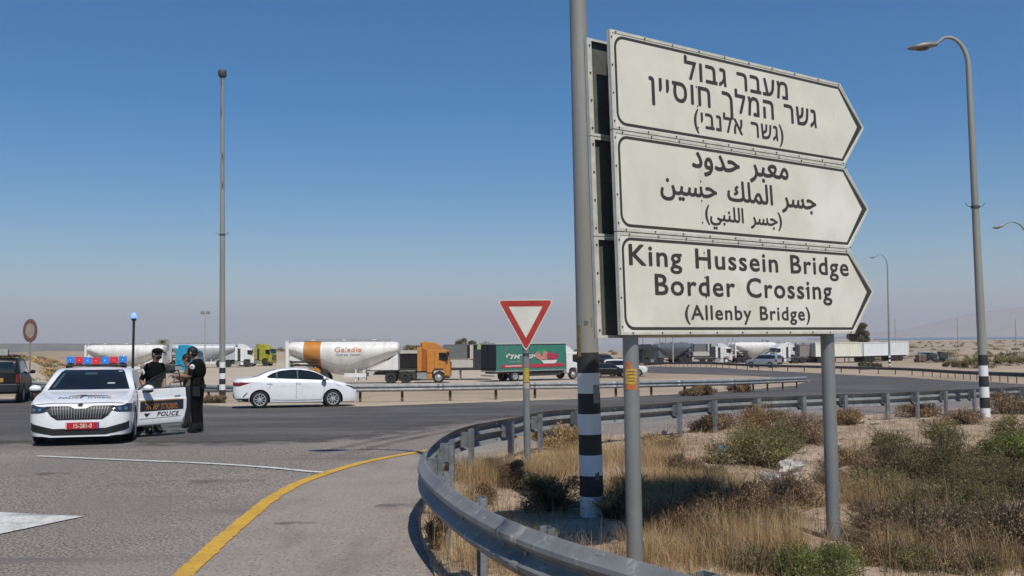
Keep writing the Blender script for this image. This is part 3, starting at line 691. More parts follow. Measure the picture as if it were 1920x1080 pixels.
# distant masts
mm_ = mat('distant_pole', (.33, .31, .29), .7)
def dmast(px, py0, py1, d, label, two=False, r=.09):
    p = at(px, py0, d); p.z = gz(p.x, p.y); tz = at(px, py1, d).z
    t = thing('distant_mast', label, 'mast', p, 0, 'thin poles far away', slope=False); b = MB()
    b.tube([(0, 0, -.3), (0, 0, tz-p.z)], [r, r*.55], 8, mm_); b.build('pole', t, 40)
    if two:
        h = MB(); z = tz-p.z
        for sx in (-1, 1): h.box((sx*.42, 0, z+.15), (.5, .35, .42), mat('flood_lamp', (.2, .2, .2), .5), Matrix.Rotation(sx*.5, 3, 'Y'))
        h.span((-.5, -.05, z-.08), (.5, .05, z), mm_); h.build('flood_lights', t, 0)
dmast(384, 690, 588, 150, 'distant mast with two floodlights behind the silver tanker', True, .12)
for px, y0, y1, d, lb in ((1206, 668, 612, 260, 'thin far pole directly right of the left sign post'), (1262, 672, 596, 170, 'thin far pole in front of the dark tanker'), (1238, 664, 604, 280, 'thin far pole behind the left end of the dark tanker'),
                      (1249, 664, 606, 290, 'thin far pole behind the middle of the dark tanker'), (1375, 668, 604, 240, 'thin far pole left of the white tanker'), (1366, 664, 634, 330, 'short far pole behind the white tractor cab'),
                      (1680, 660, 598, 300, 'thin far pole behind the white containers'), (1797, 652, 596, 420, 'thin far pole on the plain left of the tall right lamp post'), (1906, 652, 598, 430, 'thin far pole on the plain at the far right')):
    dmast(px, y0, y1, d, lb, False, d*.0008)
# yield sign
p = G(989, 893); ys = thing('yield_sign', 'red and white triangular yield sign on a grey post by the guardrail', 'road sign', p, .06, slope=False)
top = at(986, 656, p.y); dx = (top.x-p.x)/(top.z-p.z); b = MB(); hz = at(986, 575, p.y).z-p.z
b.tube([(dx*z, 0, z) for z in (-.2, .8, 1.6, hz)], .047, 20, pgrey); pl = b.build('post', ys, 50)
s = MB()
def wrap(z0, z1, a0, a1, m, r=.0482, n=8):
    s.add([(dx*z+r*math.cos(a0+(a1-a0)*i/n), r*math.sin(a0+(a1-a0)*i/n), z) for z in (z0, z1) for i in range(n+1)], [(i, i+1, n+i+2, n+i+1) for i in range(n)], m)
zf = lambda y: at(987, y, p.y).z-p.z
wrap(zf(716), zf(690), -2.7, -.7, mat('yellow_tape', (.50, .36, .06), .6, 0, .3, 30)); wrap(zf(728), zf(718), -2.7, -.4, mat('pale_tape', (.42, .33, .30), .6)); wrap(zf(668), zf(662), -3, 0, dark); s.build('sticker', pl, 60, fix=False)
b = MB(); red = mat('sign_red', (.42, .045, .035), .45, 0, .2, 6); wht = mat('sign_white', (.66, .64, .58), .45, 0, .12, 4)
zt, zb, hw = at(986, 562, p.y).z-p.z, at(986, 660, p.y).z-p.z, .5*106/FPX*p.y*1.0
def tri(s, r, n=5):
    cx, cz = dx*2.2, (zt*2+zb)/3; A = [(-hw, zt), (hw, zt), (0, zb)]; A = [((x)*s, (z-cz)*s+cz) for x, z in A]; out = []
    for i in range(3):
        q0, q1, q2 = Vector(A[i-1]), Vector(A[i]), Vector(A[(i+1) % 3]); u, v = (q0-q1).normalized(), (q2-q1).normalized()
        s0, s1 = q1+u*r*1.7, q1+v*r*1.7
        for t in np.linspace(0, 1, n): out.append(tuple(s0*(1-t)**2+q1*2*t*(1-t)+s1*t*t))
    return [(x+cx, z) for x, z in out]
o = tri(1, .035); b.prism(o, 'y', -.052, -.049, backm)
b.add([(x, -.054, z) for x, z in o], [tuple(range(len(o)))], wht); o2 = tri(.945, .03); b.add([(x, -.0555, z) for x, z in o2], [tuple(range(len(o2)))], red)
o3 = tri(.60, .006); b.add([(x, -.057, z) for x, z in o3], [tuple(range(len(o3)))], wht)
for (x, z) in ((-.17, zt-.33), (.13, zt-.34), (.1, zt-.05)): b.cyl((dx*2+x, -.06, z), (dx*2+x, -.055, z), .011, 8, dark)
b.build('plate', ys, 30, fix=False)
b = MB(); b.box((dx*1.9, -.02, zf(640)), (.12, .07, .04), dark); b.build('clamp', ys, 0)
# faded round sign at the far left
p = at(55, 745, 46); p.z = gz(p.x, p.y); rs = thing('round_sign', 'faded round sign with red rim on a thin post by the black vehicle', 'road sign', p, 0, slope=False)
b = MB(); hz = at(55, 640, 46).z-p.z; b.cyl((0, 0, -.2), (0, 0, hz), .045, 10, conc_p); b.build('post', rs, 50)
b = MB(); cz = at(55, 620, 46).z-p.z; a = math.radians(30); M = Matrix.Rotation(-a, 3, 'Z'); R0 = .56
fr, fw = mat('faded_red', (.24, .105, .085), .6, 0, .3, 6), mat('faded_white', (.42, .36, .30), .6, 0, .2, 4)
for (r0, r1, yy, m) in ((0, R0, .02, backm), (R0*.62, R0, -.0, fr), (0, R0*.62, -.0, fw)):
    n = 32; vs = [tuple(M @ Vector((r*math.cos(2*math.pi*i/n), yy-.03, 0))+Vector((0, 0, cz+r*math.sin(2*math.pi*i/n)))) for r in (r0, r1) for i in range(n)]
    b.add(vs, [(i, (i+1) % n, n+(i+1) % n, n+i) for i in range(n)], m)
b.build('plate', rs, 30, fix=False)
# ================================================================== CARS
paint_w = layered('white_car_paint', (.74, .75, .77), [((.63, .615, .585), 2.6, .5, .74, None), ((.55, .53, .49), 9, .62, .78, None)], .32, 0, 1, .5); paint_w.node_tree.nodes['Principled BSDF'].inputs['Coat Weight'].default_value = .5
glass = mat('dark_window_glass', (.012, .016, .019), .06, 0, .4, 1.5, spec=.6)
blackp = mat('black_plastic', (.012, .012, .013), .55, 0, .3, 10)
rubber = mat('tyre_rubber', (.013, .013, .013), .85, 0, .35, 25)
alloy = mat('alloy_wheel', (.50, .51, .52), .35, .35, .2, 8)
well = mat('wheel_well', (.006, .006, .006), .9)
redlens = mat('tail_lens_red', (.16, .006, .008), .15, spec=.6)
clear = mat('headlamp_glass', (.05, .06, .075), .08, .2, .5, 14, spec=.7)
chrome = mat('chrome_trim', (.55, .56, .58), .2, .9)
seam = mat('panel_gap', (.10, .105, .11), .7)
skinm = mat('skin', (.30, .155, .10), .55)
def interp(tab, x):
    xs = np.array([t[0] for t in tab]); ys = np.array([t[1] for t in tab]); o = np.argsort(xs); xs, ys = xs[o], ys[o]
    n = len(xs); h = np.diff(xs); dl = np.diff(ys)/h; m = np.zeros(n); m[0], m[-1] = dl[0], dl[-1]
    for i in range(1, n-1): m[i] = 0 if dl[i-1]*dl[i] <= 0 else 2/(1/dl[i-1]+1/dl[i])
    x = np.clip(x, xs[0], xs[-1]); i = np.clip(np.searchsorted(xs, x)-1, 0, n-2); t = (x-xs[i])/h[i]
    return (2*t**3-3*t**2+1)*ys[i]+(t**3-2*t**2+t)*h[i]*m[i]+(-2*t**3+3*t**2)*ys[i+1]+(t**3-t**2)*h[i]*m[i+1]
def car_shell(S):
    """closed body surface from top line, belt line, plan width; wheel openings cut by boolean"""
    x0, x1 = S['zt'][0][0], S['zt'][-1][0]
    e = np.array([0, .012, .03, .06, .1, .16, .24]); xs = np.unique(np.r_[x0+e, x1-e, np.arange(x0+.3, x1-.28, .06)])
    rings = []
    for x in xs:
        zt, zl, wd, belt = (float(interp(S[k], np.array([x]))[0]) for k in ('zt', 'zl', 'w', 'belt'))
        be = min(belt, zt-.045); hgt = be-zl; tb = S.get('tumble', .36); inset = .018
        half = [(0, zl), (wd*.5, zl), (wd*.86, zl), (wd*.945, zl+.02*min(1, hgt/.3)), (wd*.968, zl+.07*min(1, hgt/.3))]
        for t in (.25, .42, .56, .68, .8, .9, .97): half.append((wd*(.972+.028*math.sin(min(1, t/.72)*math.pi/2)-(.012*((t-.72)/.28)**2 if t > .72 else 0)), zl+hgt*t))
        up = zt-be; rc = min(.075, up*.6); ys = wd*.988-inset
        for t in (.02, .3, .6, .85, 1): half.append((max(.1, ys-tb*up*t*(1-rc/up)*1.0), be+(up-rc)*t))
        ye = half[-1][0]; cr = min(.035, up*.3)
        for a in (.25, .5, .75, 1): half.append((ye-.075*min(1, up/.1)*(1-math.cos(a*math.pi/2)), zt-rc+(rc-cr)*math.sin(a*math.pi/2)))
        y2, z2 = half[-1]
        for t in (.75, .5, .25, 0): half.append((y2*t, zt-cr*t*t))
        rings.append([(x, -y, z) for y, z in half]+[(x, y, z) for y, z in half[-2:0:-1]])
    b = MB(); b.loft(rings, S['paint']); me_o = b.build('tmp_body', None, 38)
    cuts = []
    for wx, r in S['wheels']:
        for sy in (-1, 1):
            c = MB(); c.lathe([(sy*.48, .001), (sy*.48, r), (sy*1.3, r), (sy*1.3, .001)], 40, well, 'y', (wx, 0, S['wr']))
            co = c.build('cut', None, 0); mod = me_o.modifiers.new('b', 'BOOLEAN'); mod.operation = 'DIFFERENCE'; mod.object = co; mod.solver = 'EXACT'; cuts.append(co)
    bpy.context.view_layer.update(); dg = bpy.context.evaluated_depsgraph_get()
    me = bpy.data.meshes.new_from_object(me_o.evaluated_get(dg)); me.name = 'body'
    for c in cuts: bpy.data.objects.remove(c)
    bpy.data.objects.remove(me_o)
    me.materials.clear(); me.materials.append(S['paint']); me.materials.append(well)
    for p in me.polygons:
        c = p.center; mi = 0
        for wx, r in S['wheels']:
            dd = math.hypot(c.x-wx, c.z-S['wr'])
            if dd < r+.006 and abs(c.y) < 1.2 and (abs(math.hypot(c.x-wx, c.z-S['wr'])-r) < .02 or abs(abs(c.y)-.48) < .02) and abs(p.normal.y) < .6 or (abs(abs(c.y)-.48) < .01 and dd < r): mi = 1
        if p.normal.z < -.8 and c.z < .35: mi = 1
        p.material_index = mi
    me.polygons.foreach_set('use_smooth', [True]*len(me.polygons)); me.set_sharp_from_angle(angle=math.radians(34))
    bm = bmesh.new(); bm.from_mesh(me); bv = BVHTree.FromBMesh(bm); bm.free()
    return me, bv
DIRS = {'front': (lambda u, v: Vector((6, u, v)), Vector((-1, 0, 0))), 'rear': (lambda u, v: Vector((-6, u, v)), Vector((1, 0, 0))),
        'right': (lambda u, v: Vector((u, -4, v)), Vector((0, 1, 0))), 'left': (lambda u, v: Vector((u, 4, v)), Vector((0, -1, 0))), 'top': (lambda u, v: Vector((u, v, 5)), Vector((0, 0, -1)))}
def decal(b, bv, side, poly, m, off=.004, step=.05, maxd=None, pt=None):
    P, T = pt if pt is not None else fine(poly, step)
    fn, dr = DIRS[side]; vs = []; ok = []
    for u, v in P:
        h = bv.ray_cast(fn(u, v), dr)
        if h[0] is None: vs.append((0, 0, 0)); ok.append(False); continue
        n = h[1] if h[1].dot(dr) < 0 else -h[1]
        vs.append(h[0]+n*off); ok.append(True)
    fs = []
    for t in T:
        if all(ok[i] for i in t):
            L = max((Vector(vs[t[i]])-Vector(vs[t[i-1]])).length for i in range(3))
            if maxd and L > maxd: continue
            fs.append(tuple(t))
    b.add(vs, fs, m)
def line_decal(b, bv, side, pts, wd, m, off=.003, closed=False):
    P, _ = spline([(p[0], p[1], 0) for p in pts], .05) if len(pts) > 2 else (np.array([np.array([*pts[0], 0])*(1-t)+np.array([*pts[1], 0])*t for t in np.linspace(0, 1, 14)]), 0)
    P = P[:, :2]; t = np.gradient(P, axis=0); t /= np.linalg.norm(t, axis=1)[:, None]+1e-9; n = np.c_[-t[:, 1], t[:, 0]]*wd/2
    V = np.vstack([P+n, P-n]); k = len(P); T = [(i, i+1, k+i+1) for i in range(k-1)]+[(i, k+i+1, k+i) for i in range(k-1)]
    decal(b, bv, side, None, m, off, pt=(V, T), maxd=.4)
def wheel(parent, x, y, r, wdt, rimr, side, spokes=10, style=alloy, rz=0):
    t = MB(); s = side
    t.lathe([(-wdt/2, rimr), (-wdt/2, r-.03), (-wdt/2+.02, r-.006), (-.03, r), (.03, r), (wdt/2-.02, r-.006), (wdt/2, r-.03), (wdt/2, rimr)], 40, rubber, 'y')
    o = t.build('wheel', parent, 40); o.location = (x, y, r); o.rotation_euler = (0, .4*x, rz)
    q = MB(); f = s*wdt/2
    q.lathe([(f, rimr+.004), (f+s*.004, rimr-.012), (f-s*.03, rimr-.03), (f-s*.06, rimr-.035)], 36, style, 'y')
    q.lathe([(f-s*.065, rimr-.02), (f-s*.065, .001)], 28, well, 'y')
    for k in range(spokes):
        a = 2*math.pi*k/spokes; M = Matrix.Rotation(a, 3, 'Y'); L = rimr-.02
        q.box(M @ Vector((L*.53, f-s*.025, 0)), (L*.98, .03, L*.19 if k % 2 == 0 else L*.13), style, M)
    q.lathe([(f-s*.03, .07), (f-s*.004, .06), (f, .02), (f, .001)], 16, style, 'y')
    q.build('rim', o, 40); return o
def mirror(parent, x, y, z, side, m, name='mirror'):
    b = MB(); b.sphere((x, y+side*.16, z+.03), (.085, .115, .075), m, 14, 8); b.tube([(x+.02, y-side*.02, z-.03), (x, y+side*.1, z-.01)], .022, 8, blackp)
    b.sphere((x-.055, y+side*.165, z+.03), (.045, .095, .06), glass, 12, 6); b.sphere((x+.005, y+side*.155, z-.015), (.08, .105, .045), blackp, 12, 6)
    return b.build(name, parent, 60)
# ------------------------------------------------------------------ white sedan
sed = dict(paint=paint_w, wr=.31, tumble=.40,
  zt=[(-2.22, .95), (-2.17, 1.05), (-2.05, 1.085), (-1.75, 1.115), (-1.45, 1.16), (-.95, 1.36), (-.5, 1.445), (-.1, 1.465), (.25, 1.445), (.6, 1.36), (1.2, 1.06), (1.35, 1.0), (1.75, .90), (2.0, .80), (2.12, .72), (2.2, .60), (2.22, .52)],
  zl=[(-2.22, .42), (-2.1, .30), (-1.8, .24), (-1.2, .19), (1.2, .17), (1.8, .18), (2.1, .19), (2.22, .22)],
  w=[(-2.22, .60), (-2.15, .70), (-2.0, .785), (-1.6, .845), (-1, .865), (1.1, .862), (1.6, .845), (1.9, .79), (2.1, .69), (2.22, .52)],
  belt=[(-2.22, .93), (-1.9, .96), (-1.4, .985), (-.5, .97), (.5, .95), (1.2, .92), (1.6, .84), (2.22, .60)], wheels=[(-1.30, .365), (1.30, .365)])
me, bv = car_shell(sed)
gp = G(487, 766); rzs = math.radians(17)
sd = thing('white_sedan', 'white four door sedan crossing the junction in front of the long guardrail', 'car', (0, 0, 0), 0)
bo = bpy.data.objects.new('body', me); C.objects.link(bo); bo.parent = sd
b = MB(); wpol = [(1.17, 1.00), (.95, 1.135), (.70, 1.26), (.45, 1.34), (.1, 1.385), (-.25, 1.385), (-.6, 1.345), (-.88, 1.255), (-1.08, 1.13), (-1.0, 1.085), (-.5, 1.055), (.3, 1.02), (.9, .995)]
for s in ('left', 'right'): decal(b, bv, s, wpol, glass, .004, .05)
for x in (.02, -.72): 
    for s in ('left', 'right'): line_decal(b, bv, s, [(x+.01, 1.03), (x, 1.37 if x > -.5 else 1.30)], .05, blackp, .006)
b.build('side_window', sd, 0, fix=False)
b = MB(); decal(b, bv, 'top', [(.42, .52), (1.22, .66), (1.26, .3), (1.27, 0), (1.26, -.3), (1.22, -.66), (.42, -.52)], glass, .004, .08); b.build('windscreen', sd, 60, fix=False)
b = MB(); decal(b, bv, 'top', [(-.72, .5), (-1.52, .60), (-1.58, 0), (-1.52, -.60), (-.72, -.5), (-.7, 0)], glass, .004, .08); b.build('rear_window', sd, 60, fix=False)
b = MB()
for s in ('left', 'right'):
    for pts in ([(.98, 1.0), (.99, .7), (.93, .42), (.88, .3)], [(.0, 1.02), (-.02, .7), (-.02, .32)], [(-.98, 1.08), (-.92, .85), (-1.0, .7), (-1.06, .66)], [(.88, .29), (0, .27), (-.85, .3)], [(1.32, .99), (1.4, .85), (1.6, .74)]): line_decal(b, bv, s, pts, .011, seam)
    for x in (.16, -.86): line_decal(b, bv, s, [(x, .868), (x-.1, .875), (x-.2, .872)], .028, mat('door_handle_shadow', (.42, .43, .45), .3), .012)
    line_decal(b, bv, s, [(-.95, .255), (0, .235), (.95, .25)], .10, mat('sill_grey', (.42, .43, .45), .4), .003)
    line_decal(b, bv, s, [(-1.0, .80), (-.3, .775), (.8, .745)], .006, mat('crease', (.55, .56, .58), .3), .002)
b.build('door_trim', sd, 0, fix=False)
for s, y in (('right', -1), ('left', 1)):
    b = MB(); decal(b, bv, s, [(-1.62, .925), (-1.80, .865), (-2.0, .80), (-2.19, .80), (-2.205, .93), (-2.0, .945)], redlens, .006, .04, maxd=.25); decal(b, bv, 'rear', [(y*.25, .94), (y*.7, .945), (y*.76, .88), (y*.70, .80), (y*.5, .86), (y*.25, .90)], redlens, .006, .04)
    b.build('tail_light', sd, 60, fix=False)
    b = MB(); decal(b, bv, s, [(1.72, .80), (1.95, .72), (2.10, .63), (2.15, .66), (2.02, .745), (1.85, .80)], clear, .006, .03); b.build('headlight', sd, 60, fix=False)
    b = MB(); decal(b, bv, s, [(-1.72, .56), (-1.76, .57), (-1.90, .42), (-1.87, .40)], blackp, .004, .04); b.build('air_slit', sd, 0, fix=False); b = MB(); decal(b, bv, s, [(-1.64, .42), (-1.75, .36), (-2.16, .37), (-2.21, .42), (-2.21, .27), (-1.64, .25)], blackp, .005, .05, maxd=.3); b.build('bumper_trim', sd, 0, fix=False)
    mirror(sd, .98, y*.80, 1.02, y, paint_w)
b = MB(); decal(b, bv, 'rear', [(-.62, .50), (.62, .50), (.66, .30), (-.66, .30)], blackp, .005, .06); decal(b, bv, 'rear', [(-.26, .80), (.26, .80), (.26, .69), (-.26, .69)], mat('plate_yellow', (.55, .36, .03), .5), .006, .06); b.build('rear_bumper', sd, 0, fix=False)
b = MB(); decal(b, bv, 'front', [(-.42, .52), (.42, .52), (.36, .30), (-.36, .30)], blackp, .006, .05); b.build('grille', sd, 0, fix=False)
for wx in (-1.30, 1.30):
    for y in (-1, 1): wheel(sd, wx, y*.755, .31, .2, .215, y)
R_ = Matrix.Rotation(rzs, 3, 'Z'); off = R_ @ Vector((-1.30, -.85, 0)); move(sd, (gp.x-off.x, gp.y-off.y, gz(gp.x-off.x, gp.y-off.y)), rzs)
# ------------------------------------------------------------------ police car
pol = dict(paint=paint_w, wr=.335, tumble=.36,
  zt=[(-2.43, .95), (-2.38, 1.05), (-2.2, 1.10), (-1.75, 1.24), (-1.2, 1.42), (-.7, 1.49), (-.2, 1.50), (.15, 1.46), (.45, 1.36), (1.05, 1.05), (1.2, 1.005), (1.6, .955), (2.0, .885), (2.25, .82), (2.34, .775), (2.40, .70), (2.43, .60)],
  zl=[(-2.43, .40), (-2.2, .26), (-1.6, .2), (1.6, .17), (2.2, .165), (2.43, .165)],
  w=[(-2.43, .74), (-2.3, .84), (-1.9, .91), (-1.2, .93), (1.5, .93), (1.9, .925), (2.12, .905), (2.24, .875), (2.32, .82), (2.38, .74), (2.43, .60)],
  belt=[(-2.43, .93), (-1.8, .99), (-.5, .99), (.6, .97), (1.2, .94), (1.8, .86), (2.2, .77), (2.43, .62)], wheels=[(-1.42, .385), (1.42, .385)])
me, bv = car_shell(pol)
pf = G(148, 836); axis_ = Vector((.30, -.954)); prz = math.atan2(axis_.y, axis_.x)
pc = thing('police_car', 'white police car facing us with a red and blue light bar and its door open', 'police car', (0, 0, 0), 0)
bo = bpy.data.objects.new('body', me); C.objects.link(bo); bo.parent = pc
b = MB(); decal(b, bv, 'front', [(-.775, 1.03), (.775, 1.03), (.745, 1.10), (.62, 1.385), (.57, 1.43), (-.57, 1.43), (-.62, 1.385), (-.745, 1.10)], glass, .004, .05, maxd=.35)
ws = b.build('windscreen', pc, 60, fix=False)
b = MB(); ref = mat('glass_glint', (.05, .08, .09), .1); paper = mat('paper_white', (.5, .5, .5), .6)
decal(b, bv, 'front', [(.33, 1.14), (.47, 1.14), (.47, 1.16), (.33, 1.16)], paper, .006, .05); decal(b, bv, 'front', [(.50, 1.385), (.57, 1.385), (.57, 1.40), (.50, 1.40)], paper, .006, .05)
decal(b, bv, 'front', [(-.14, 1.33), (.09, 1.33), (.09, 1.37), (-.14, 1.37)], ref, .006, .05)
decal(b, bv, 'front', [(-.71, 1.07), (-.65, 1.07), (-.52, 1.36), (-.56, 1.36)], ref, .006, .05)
b.build('sticker', ws, 0, fix=False)  # paper stickers, plus glass reflections painted on as bluish patches
b = MB(); poly = [(.95, 1.03), (.6, 1.19), (.3, 1.33), (0, 1.405), (-.6, 1.42), (-1.1, 1.37), (-1.55, 1.20), (-1.5, 1.06), (-.5, 1.04)]
for s in ('left', 'right'): decal(b, bv, s, poly, glass, .004, .06)
b.build('side_window', pc, 0, fix=False)
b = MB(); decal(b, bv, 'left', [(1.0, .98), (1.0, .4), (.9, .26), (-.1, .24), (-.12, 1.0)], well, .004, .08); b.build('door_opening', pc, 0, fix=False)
b = MB()  # bonnet lines and lettering
for y in (-1, 1): line_decal(b, bv, 'top', [(1.12, y*.78), (1.7, y*.70), (2.2, y*.45)], .012, mat('crease', (.5, .5, .5), .3), .003)
line_decal(b, bv, 'front', [(-.87, .775), (-.5, .80), (0, .795), (.5, .80), (.87, .775)], .012, seam, .003)
dkb = mat('livery_dark_blue', (.02, .022, .04), .5, 0, .3, 30)
def hood_text(s, y0, y1, x, em, bold=.0, sp=1.1):
    P, T = text2d(s, bold, sp); Q = fit(P, y0, y1, 0, em=em); pts = [(x+v, u) for u, v in Q]
    # baseline towards the nose; letters read upright from the front
    pts = [(x-v, u) for u, v in Q]; decal(b, bv, 'top', None, dkb, .004, pt=(pts, T))
hood_text('POLICE  '+rtl('משטרה'), -.44, .50, 2.02, .17, .02)
decal(b, bv, 'top', [(1.76, -.10), (1.70, 0), (1.76, .05), (1.80, .46), (1.84, .44), (1.86, .02), (1.90, -.03), (1.84, -.06), (1.84, -.10), (1.83, -.28), (1.80, -.28)], dkb, .004, .04)
decal(b, bv, 'front', [(-.05, .755), (-.02, .73), (.02, .73), (.05, .755), (.03, .785), (-.03, .785)], dkb, .012, .03)
b.build('bonnet_marking', pc, 0, fix=False)
b = MB(); decal(b, bv, 'front', [(-.60, .745), (-.20, .745), (-.10, .70), (.10, .70), (.20, .745), (.60, .745), (.58, .66), (.50, .56), (.40, .49), (-.40, .49), (-.50, .56), (-.58, .66)], blackp, .006, .03)
gr = b.build('grille', pc, 0, fix=False); b = MB()
for y in np.linspace(-.5, .5, 21): decal(b, bv, 'front', [(y-.005, .73 if abs(y) > .17 else .695), (y+.005, .73 if abs(y) > .17 else .695), (y*.93+.005, .515 if abs(y) < .42 else .58), (y*.93-.005, .515 if abs(y) < .42 else .58)], mat('grille_slat', (.22, .22, .23), .4), .022, .05)
b.build('grille_bar', gr, 0, fix=False)
for y in (-1, 1):
    b = MB(); decal(b, bv, 'front', [(y*.885, .78), (y*.905, .70), (y*.90, .615), (y*.66, .625), (y*.53, .665), (y*.54, .735), (y*.70, .74)][::y], clear, .006, .03, maxd=.3); decal(b, bv, 'left' if y > 0 else 'right', [(2.28, .775), (2.10, .775), (2.15, .63), (2.30, .62)], clear, .006, .04)
    h = b.build('headlight', pc, 60, fix=False)
    b = MB()
    for yy in (.70, .80): decal(b, bv, 'front', [(y*yy+.03*math.cos(a), .685+.026*math.sin(a)) for a in np.linspace(0, 6.28, 10, endpoint=False)], chrome, .012, .03)
    b.build('lamp_lens', h, 0, fix=False)
    mirror(pc, .92, y*.86, 1.03, y, paint_w) if y < 0 else None
b = MB(); decal(b, bv, 'front', [(-.865, .45), (-.82, .42), (-.46, .325), (.46, .325), (.82, .42), (.865, .45), (.865, .30), (.82, .275), (.46, .20), (-.46, .20), (-.82, .275), (-.865, .30)], blackp, .006, .04); b.build('bumper_intake', pc, 0, fix=False)
b = MB()
pr = mat('plate_red', (.42, .012, .02), .45); b.box((2.455, .05, .375), (.012, .60, .125), pr); b.box((2.462, .05+.285, .375), (.006, .03, .12), mat('plate_blue', (.05, .08, .3), .5))
b.box((2.463, .05-.285, .375), (.006, .03, .12), mat('plate_edge', (.6, .45, .45), .5))
P, T = text2d('15-281-0', .02, 1.1); Q = fit(P, .05-.15, .05+.17, .335, em=.115); b.add([(2.464, u, v) for u, v in Q], T, wht)
b.build('number_plate', pc, 0, fix=False)
for wx in (-1.42, 1.42):
    for y in (-1, 1): wheel(pc, wx, y*.82, .335, .215, .235, y)
# light bar with seven domes
lb = MB(); lb.span((-.44, -.60, 1.505), (-.10, .60, 1.545), blackp)
for y in (-.55, .55): lb.span((-.36, y-.06, 1.44), (-.18, y+.06, 1.52), blackp)
lbo = lb.build('light_bar', pc, 0, bevel=.01)
blu, rdl = mat('blue_beacon', (.012, .10, .34), .15, emit=((.02, .25, .9), .35), spec=.7), mat('red_beacon', (.40, .008, .02), .15, emit=((.8, .01, .03), .28), spec=.7)
for k in range(7):
    y = -.525+.175*k; dz = .035*(abs(k-3)/3)**1.2; x = -.14-.055*abs(k-3)/1.0
    q = MB(); m = blu if k % 2 == 0 else rdl
    q.span((x-.065, y-.078, 1.545+dz*.6), (x+.065, y+.078, 1.70+dz*.6), m); q.lathe([(1.52, .07), (1.55+dz, .075)], 14, blackp, 'z', (x, y, 0))
    q.sphere((x+.045, y, 1.625+dz*.6), (.022, .04, .036), mat('beacon_bulb', (.35, .55, .85), .3, emit=((.3, .6, 1), .7)) if k % 2 == 0 else mat('beacon_bulb_red', (.8, .25, .25), .3, emit=((1, .2, .2), .5)), 10, 6)
    q.build('beacon', lbo, 50, bevel=.055)
ma = MB(); ma.cyl((-.75, .70, 1.35), (-.75, .70, 2.53), .028, 10, blackp); ma.cyl((-.75, .70, 2.53), (-.75, .70, 2.58), .055, 12, blackp); mo = ma.build('beacon_mast', pc, 50)
ma = MB(); ma.lathe([(2.58, .055), (2.64, .06), (2.69, .045), (2.71, .002)], 14, mat('mast_beacon', (.15, .25, .7), .2, emit=((.12, .25, 1), 1.6)), 'z', (-.75, .70, 0)); ma.build('beacon', mo, 50)
# open door, local x from hinge to free edge
dro = bpy.data.objects.new('door', None); C.objects.link(dro); dro.parent = pc
hx, hy = .93, .905; dro.location = (hx, hy, 0); dro.rotation_euler = (0, 0, math.pi-math.radians(51))
# local +x runs rearward, outer face on -y
b = MB(); prof = [(.0, .24), (-.045, .27), (-.062, .34), (-.05, .42), (-.058, .60), (-.060, .80), (-.038, .815), (-.03, .90), (-.012, .985), (.02, 1.0), (.07, .99), (.085, .60), (.08, .26)]
rings = []
for t in np.linspace(0, 1, 12):
    x = .02+1.19*t; cut = .0 if t < .97 else .02
    rings.append([(x if z > .5 else x-(.10*t if z < .35 else .04*t), y*(1-.12*abs(t-.5)), z+.03*t*(z > .9)+(.02*t if z < .3 else 0)) for y, z in prof])
b.loft(rings, paint_w); dp = b.build('door_panel', dro, 30)
bm = bmesh.new(); bm.from_mesh(dp.data); dbv = BVHTree.FromBMesh(bm); bm.free()
b = MB(); orange = mat('livery_orange', (.46, .20, .03), .5, 0, .25, 30)
decal(b, dbv, 'right', [(.05, .75), (1.13, .775), (1.13, .565), (.05, .545)], dkb, .003, .08); decal(b, dbv, 'right', [(.05, .775), (1.0, .79), (1.13, .775), (.05, .75)], orange, .003, .08)
P, T = text2d(rtl('משטרת ישראל'), .01, 1.0); Q = fit(P, .17, .97, .585, em=.20); decal(b, dbv, 'right', None, orange, .006, pt=(Q, T))
P, T = text2d('POLICE', .03, 1.15); Q = fit(P, .47, 1.0, .44, em=.125); Q[:, 0] += .25*(Q[:, 1]-.44); decal(b, dbv, 'right', None, mat('livery_text', (.03, .015, .012), .5), .005, pt=(Q, T))
decal(b, dbv, 'right', [(.15, .50), (.20, .51), (.24, .50), (.30, .52), (.26, .47), (.22, .43), (.18, .46)], MAT['livery_text'], .005, .05)
line_decal(b, dbv, 'right', [(.04, .39), (.6, .405), (1.06, .42)], .012, seam, .003)
decal(b, dbv, 'right', [(.90, .865), (1.06, .875), (1.06, .845), (.92, .838)], mat('handle_shade', (.25, .26, .27), .3), .012, .05)
b.build('livery', dp, 0, fix=False)
b = MB(); b.tube([(.03, .02, .99), (.42, .05, 1.24), (.80, .10, 1.385), (1.12, .12, 1.40), (1.16, .06, 1.02)], .016, 8, blackp); b.build('window_frame', dro, 50)
b = MB(); gl = bpy.data.materials.new('clear_window'); gl.use_nodes = True; n_ = gl.node_tree.nodes['Principled BSDF']; n_.inputs['Base Color'].default_value = (.12, .15, .15, 1); n_.inputs['Alpha'].default_value = .16; n_.inputs['Roughness'].default_value = .05
b.add([(.05, .03, 1.0), (.42, .055, 1.235), (.80, .105, 1.38), (1.11, .12, 1.395), (1.15, .06, 1.01)], [(0, 1, 2, 3, 4)], gl); b.build('window', dro, 0, fix=False)
b = MB(); b.sphere((.16, -.17, 1.035), (.10, .125, .075), paint_w, 16, 9); b.sphere((.17, -.16, .985), (.095, .115, .045), blackp, 14, 7); b.tube([(.14, -.02, .97), (.15, -.12, .985)], .028, 8, blackp); b.build('mirror', dro, 60)
R_ = Matrix.Rotation(prz, 3, 'Z'); off = R_ @ Vector((2.43, 0, 0)); move(pc, (pf.x-off.x, pf.y-off.y, gz(pf.x-off.x, pf.y-off.y)), prz)
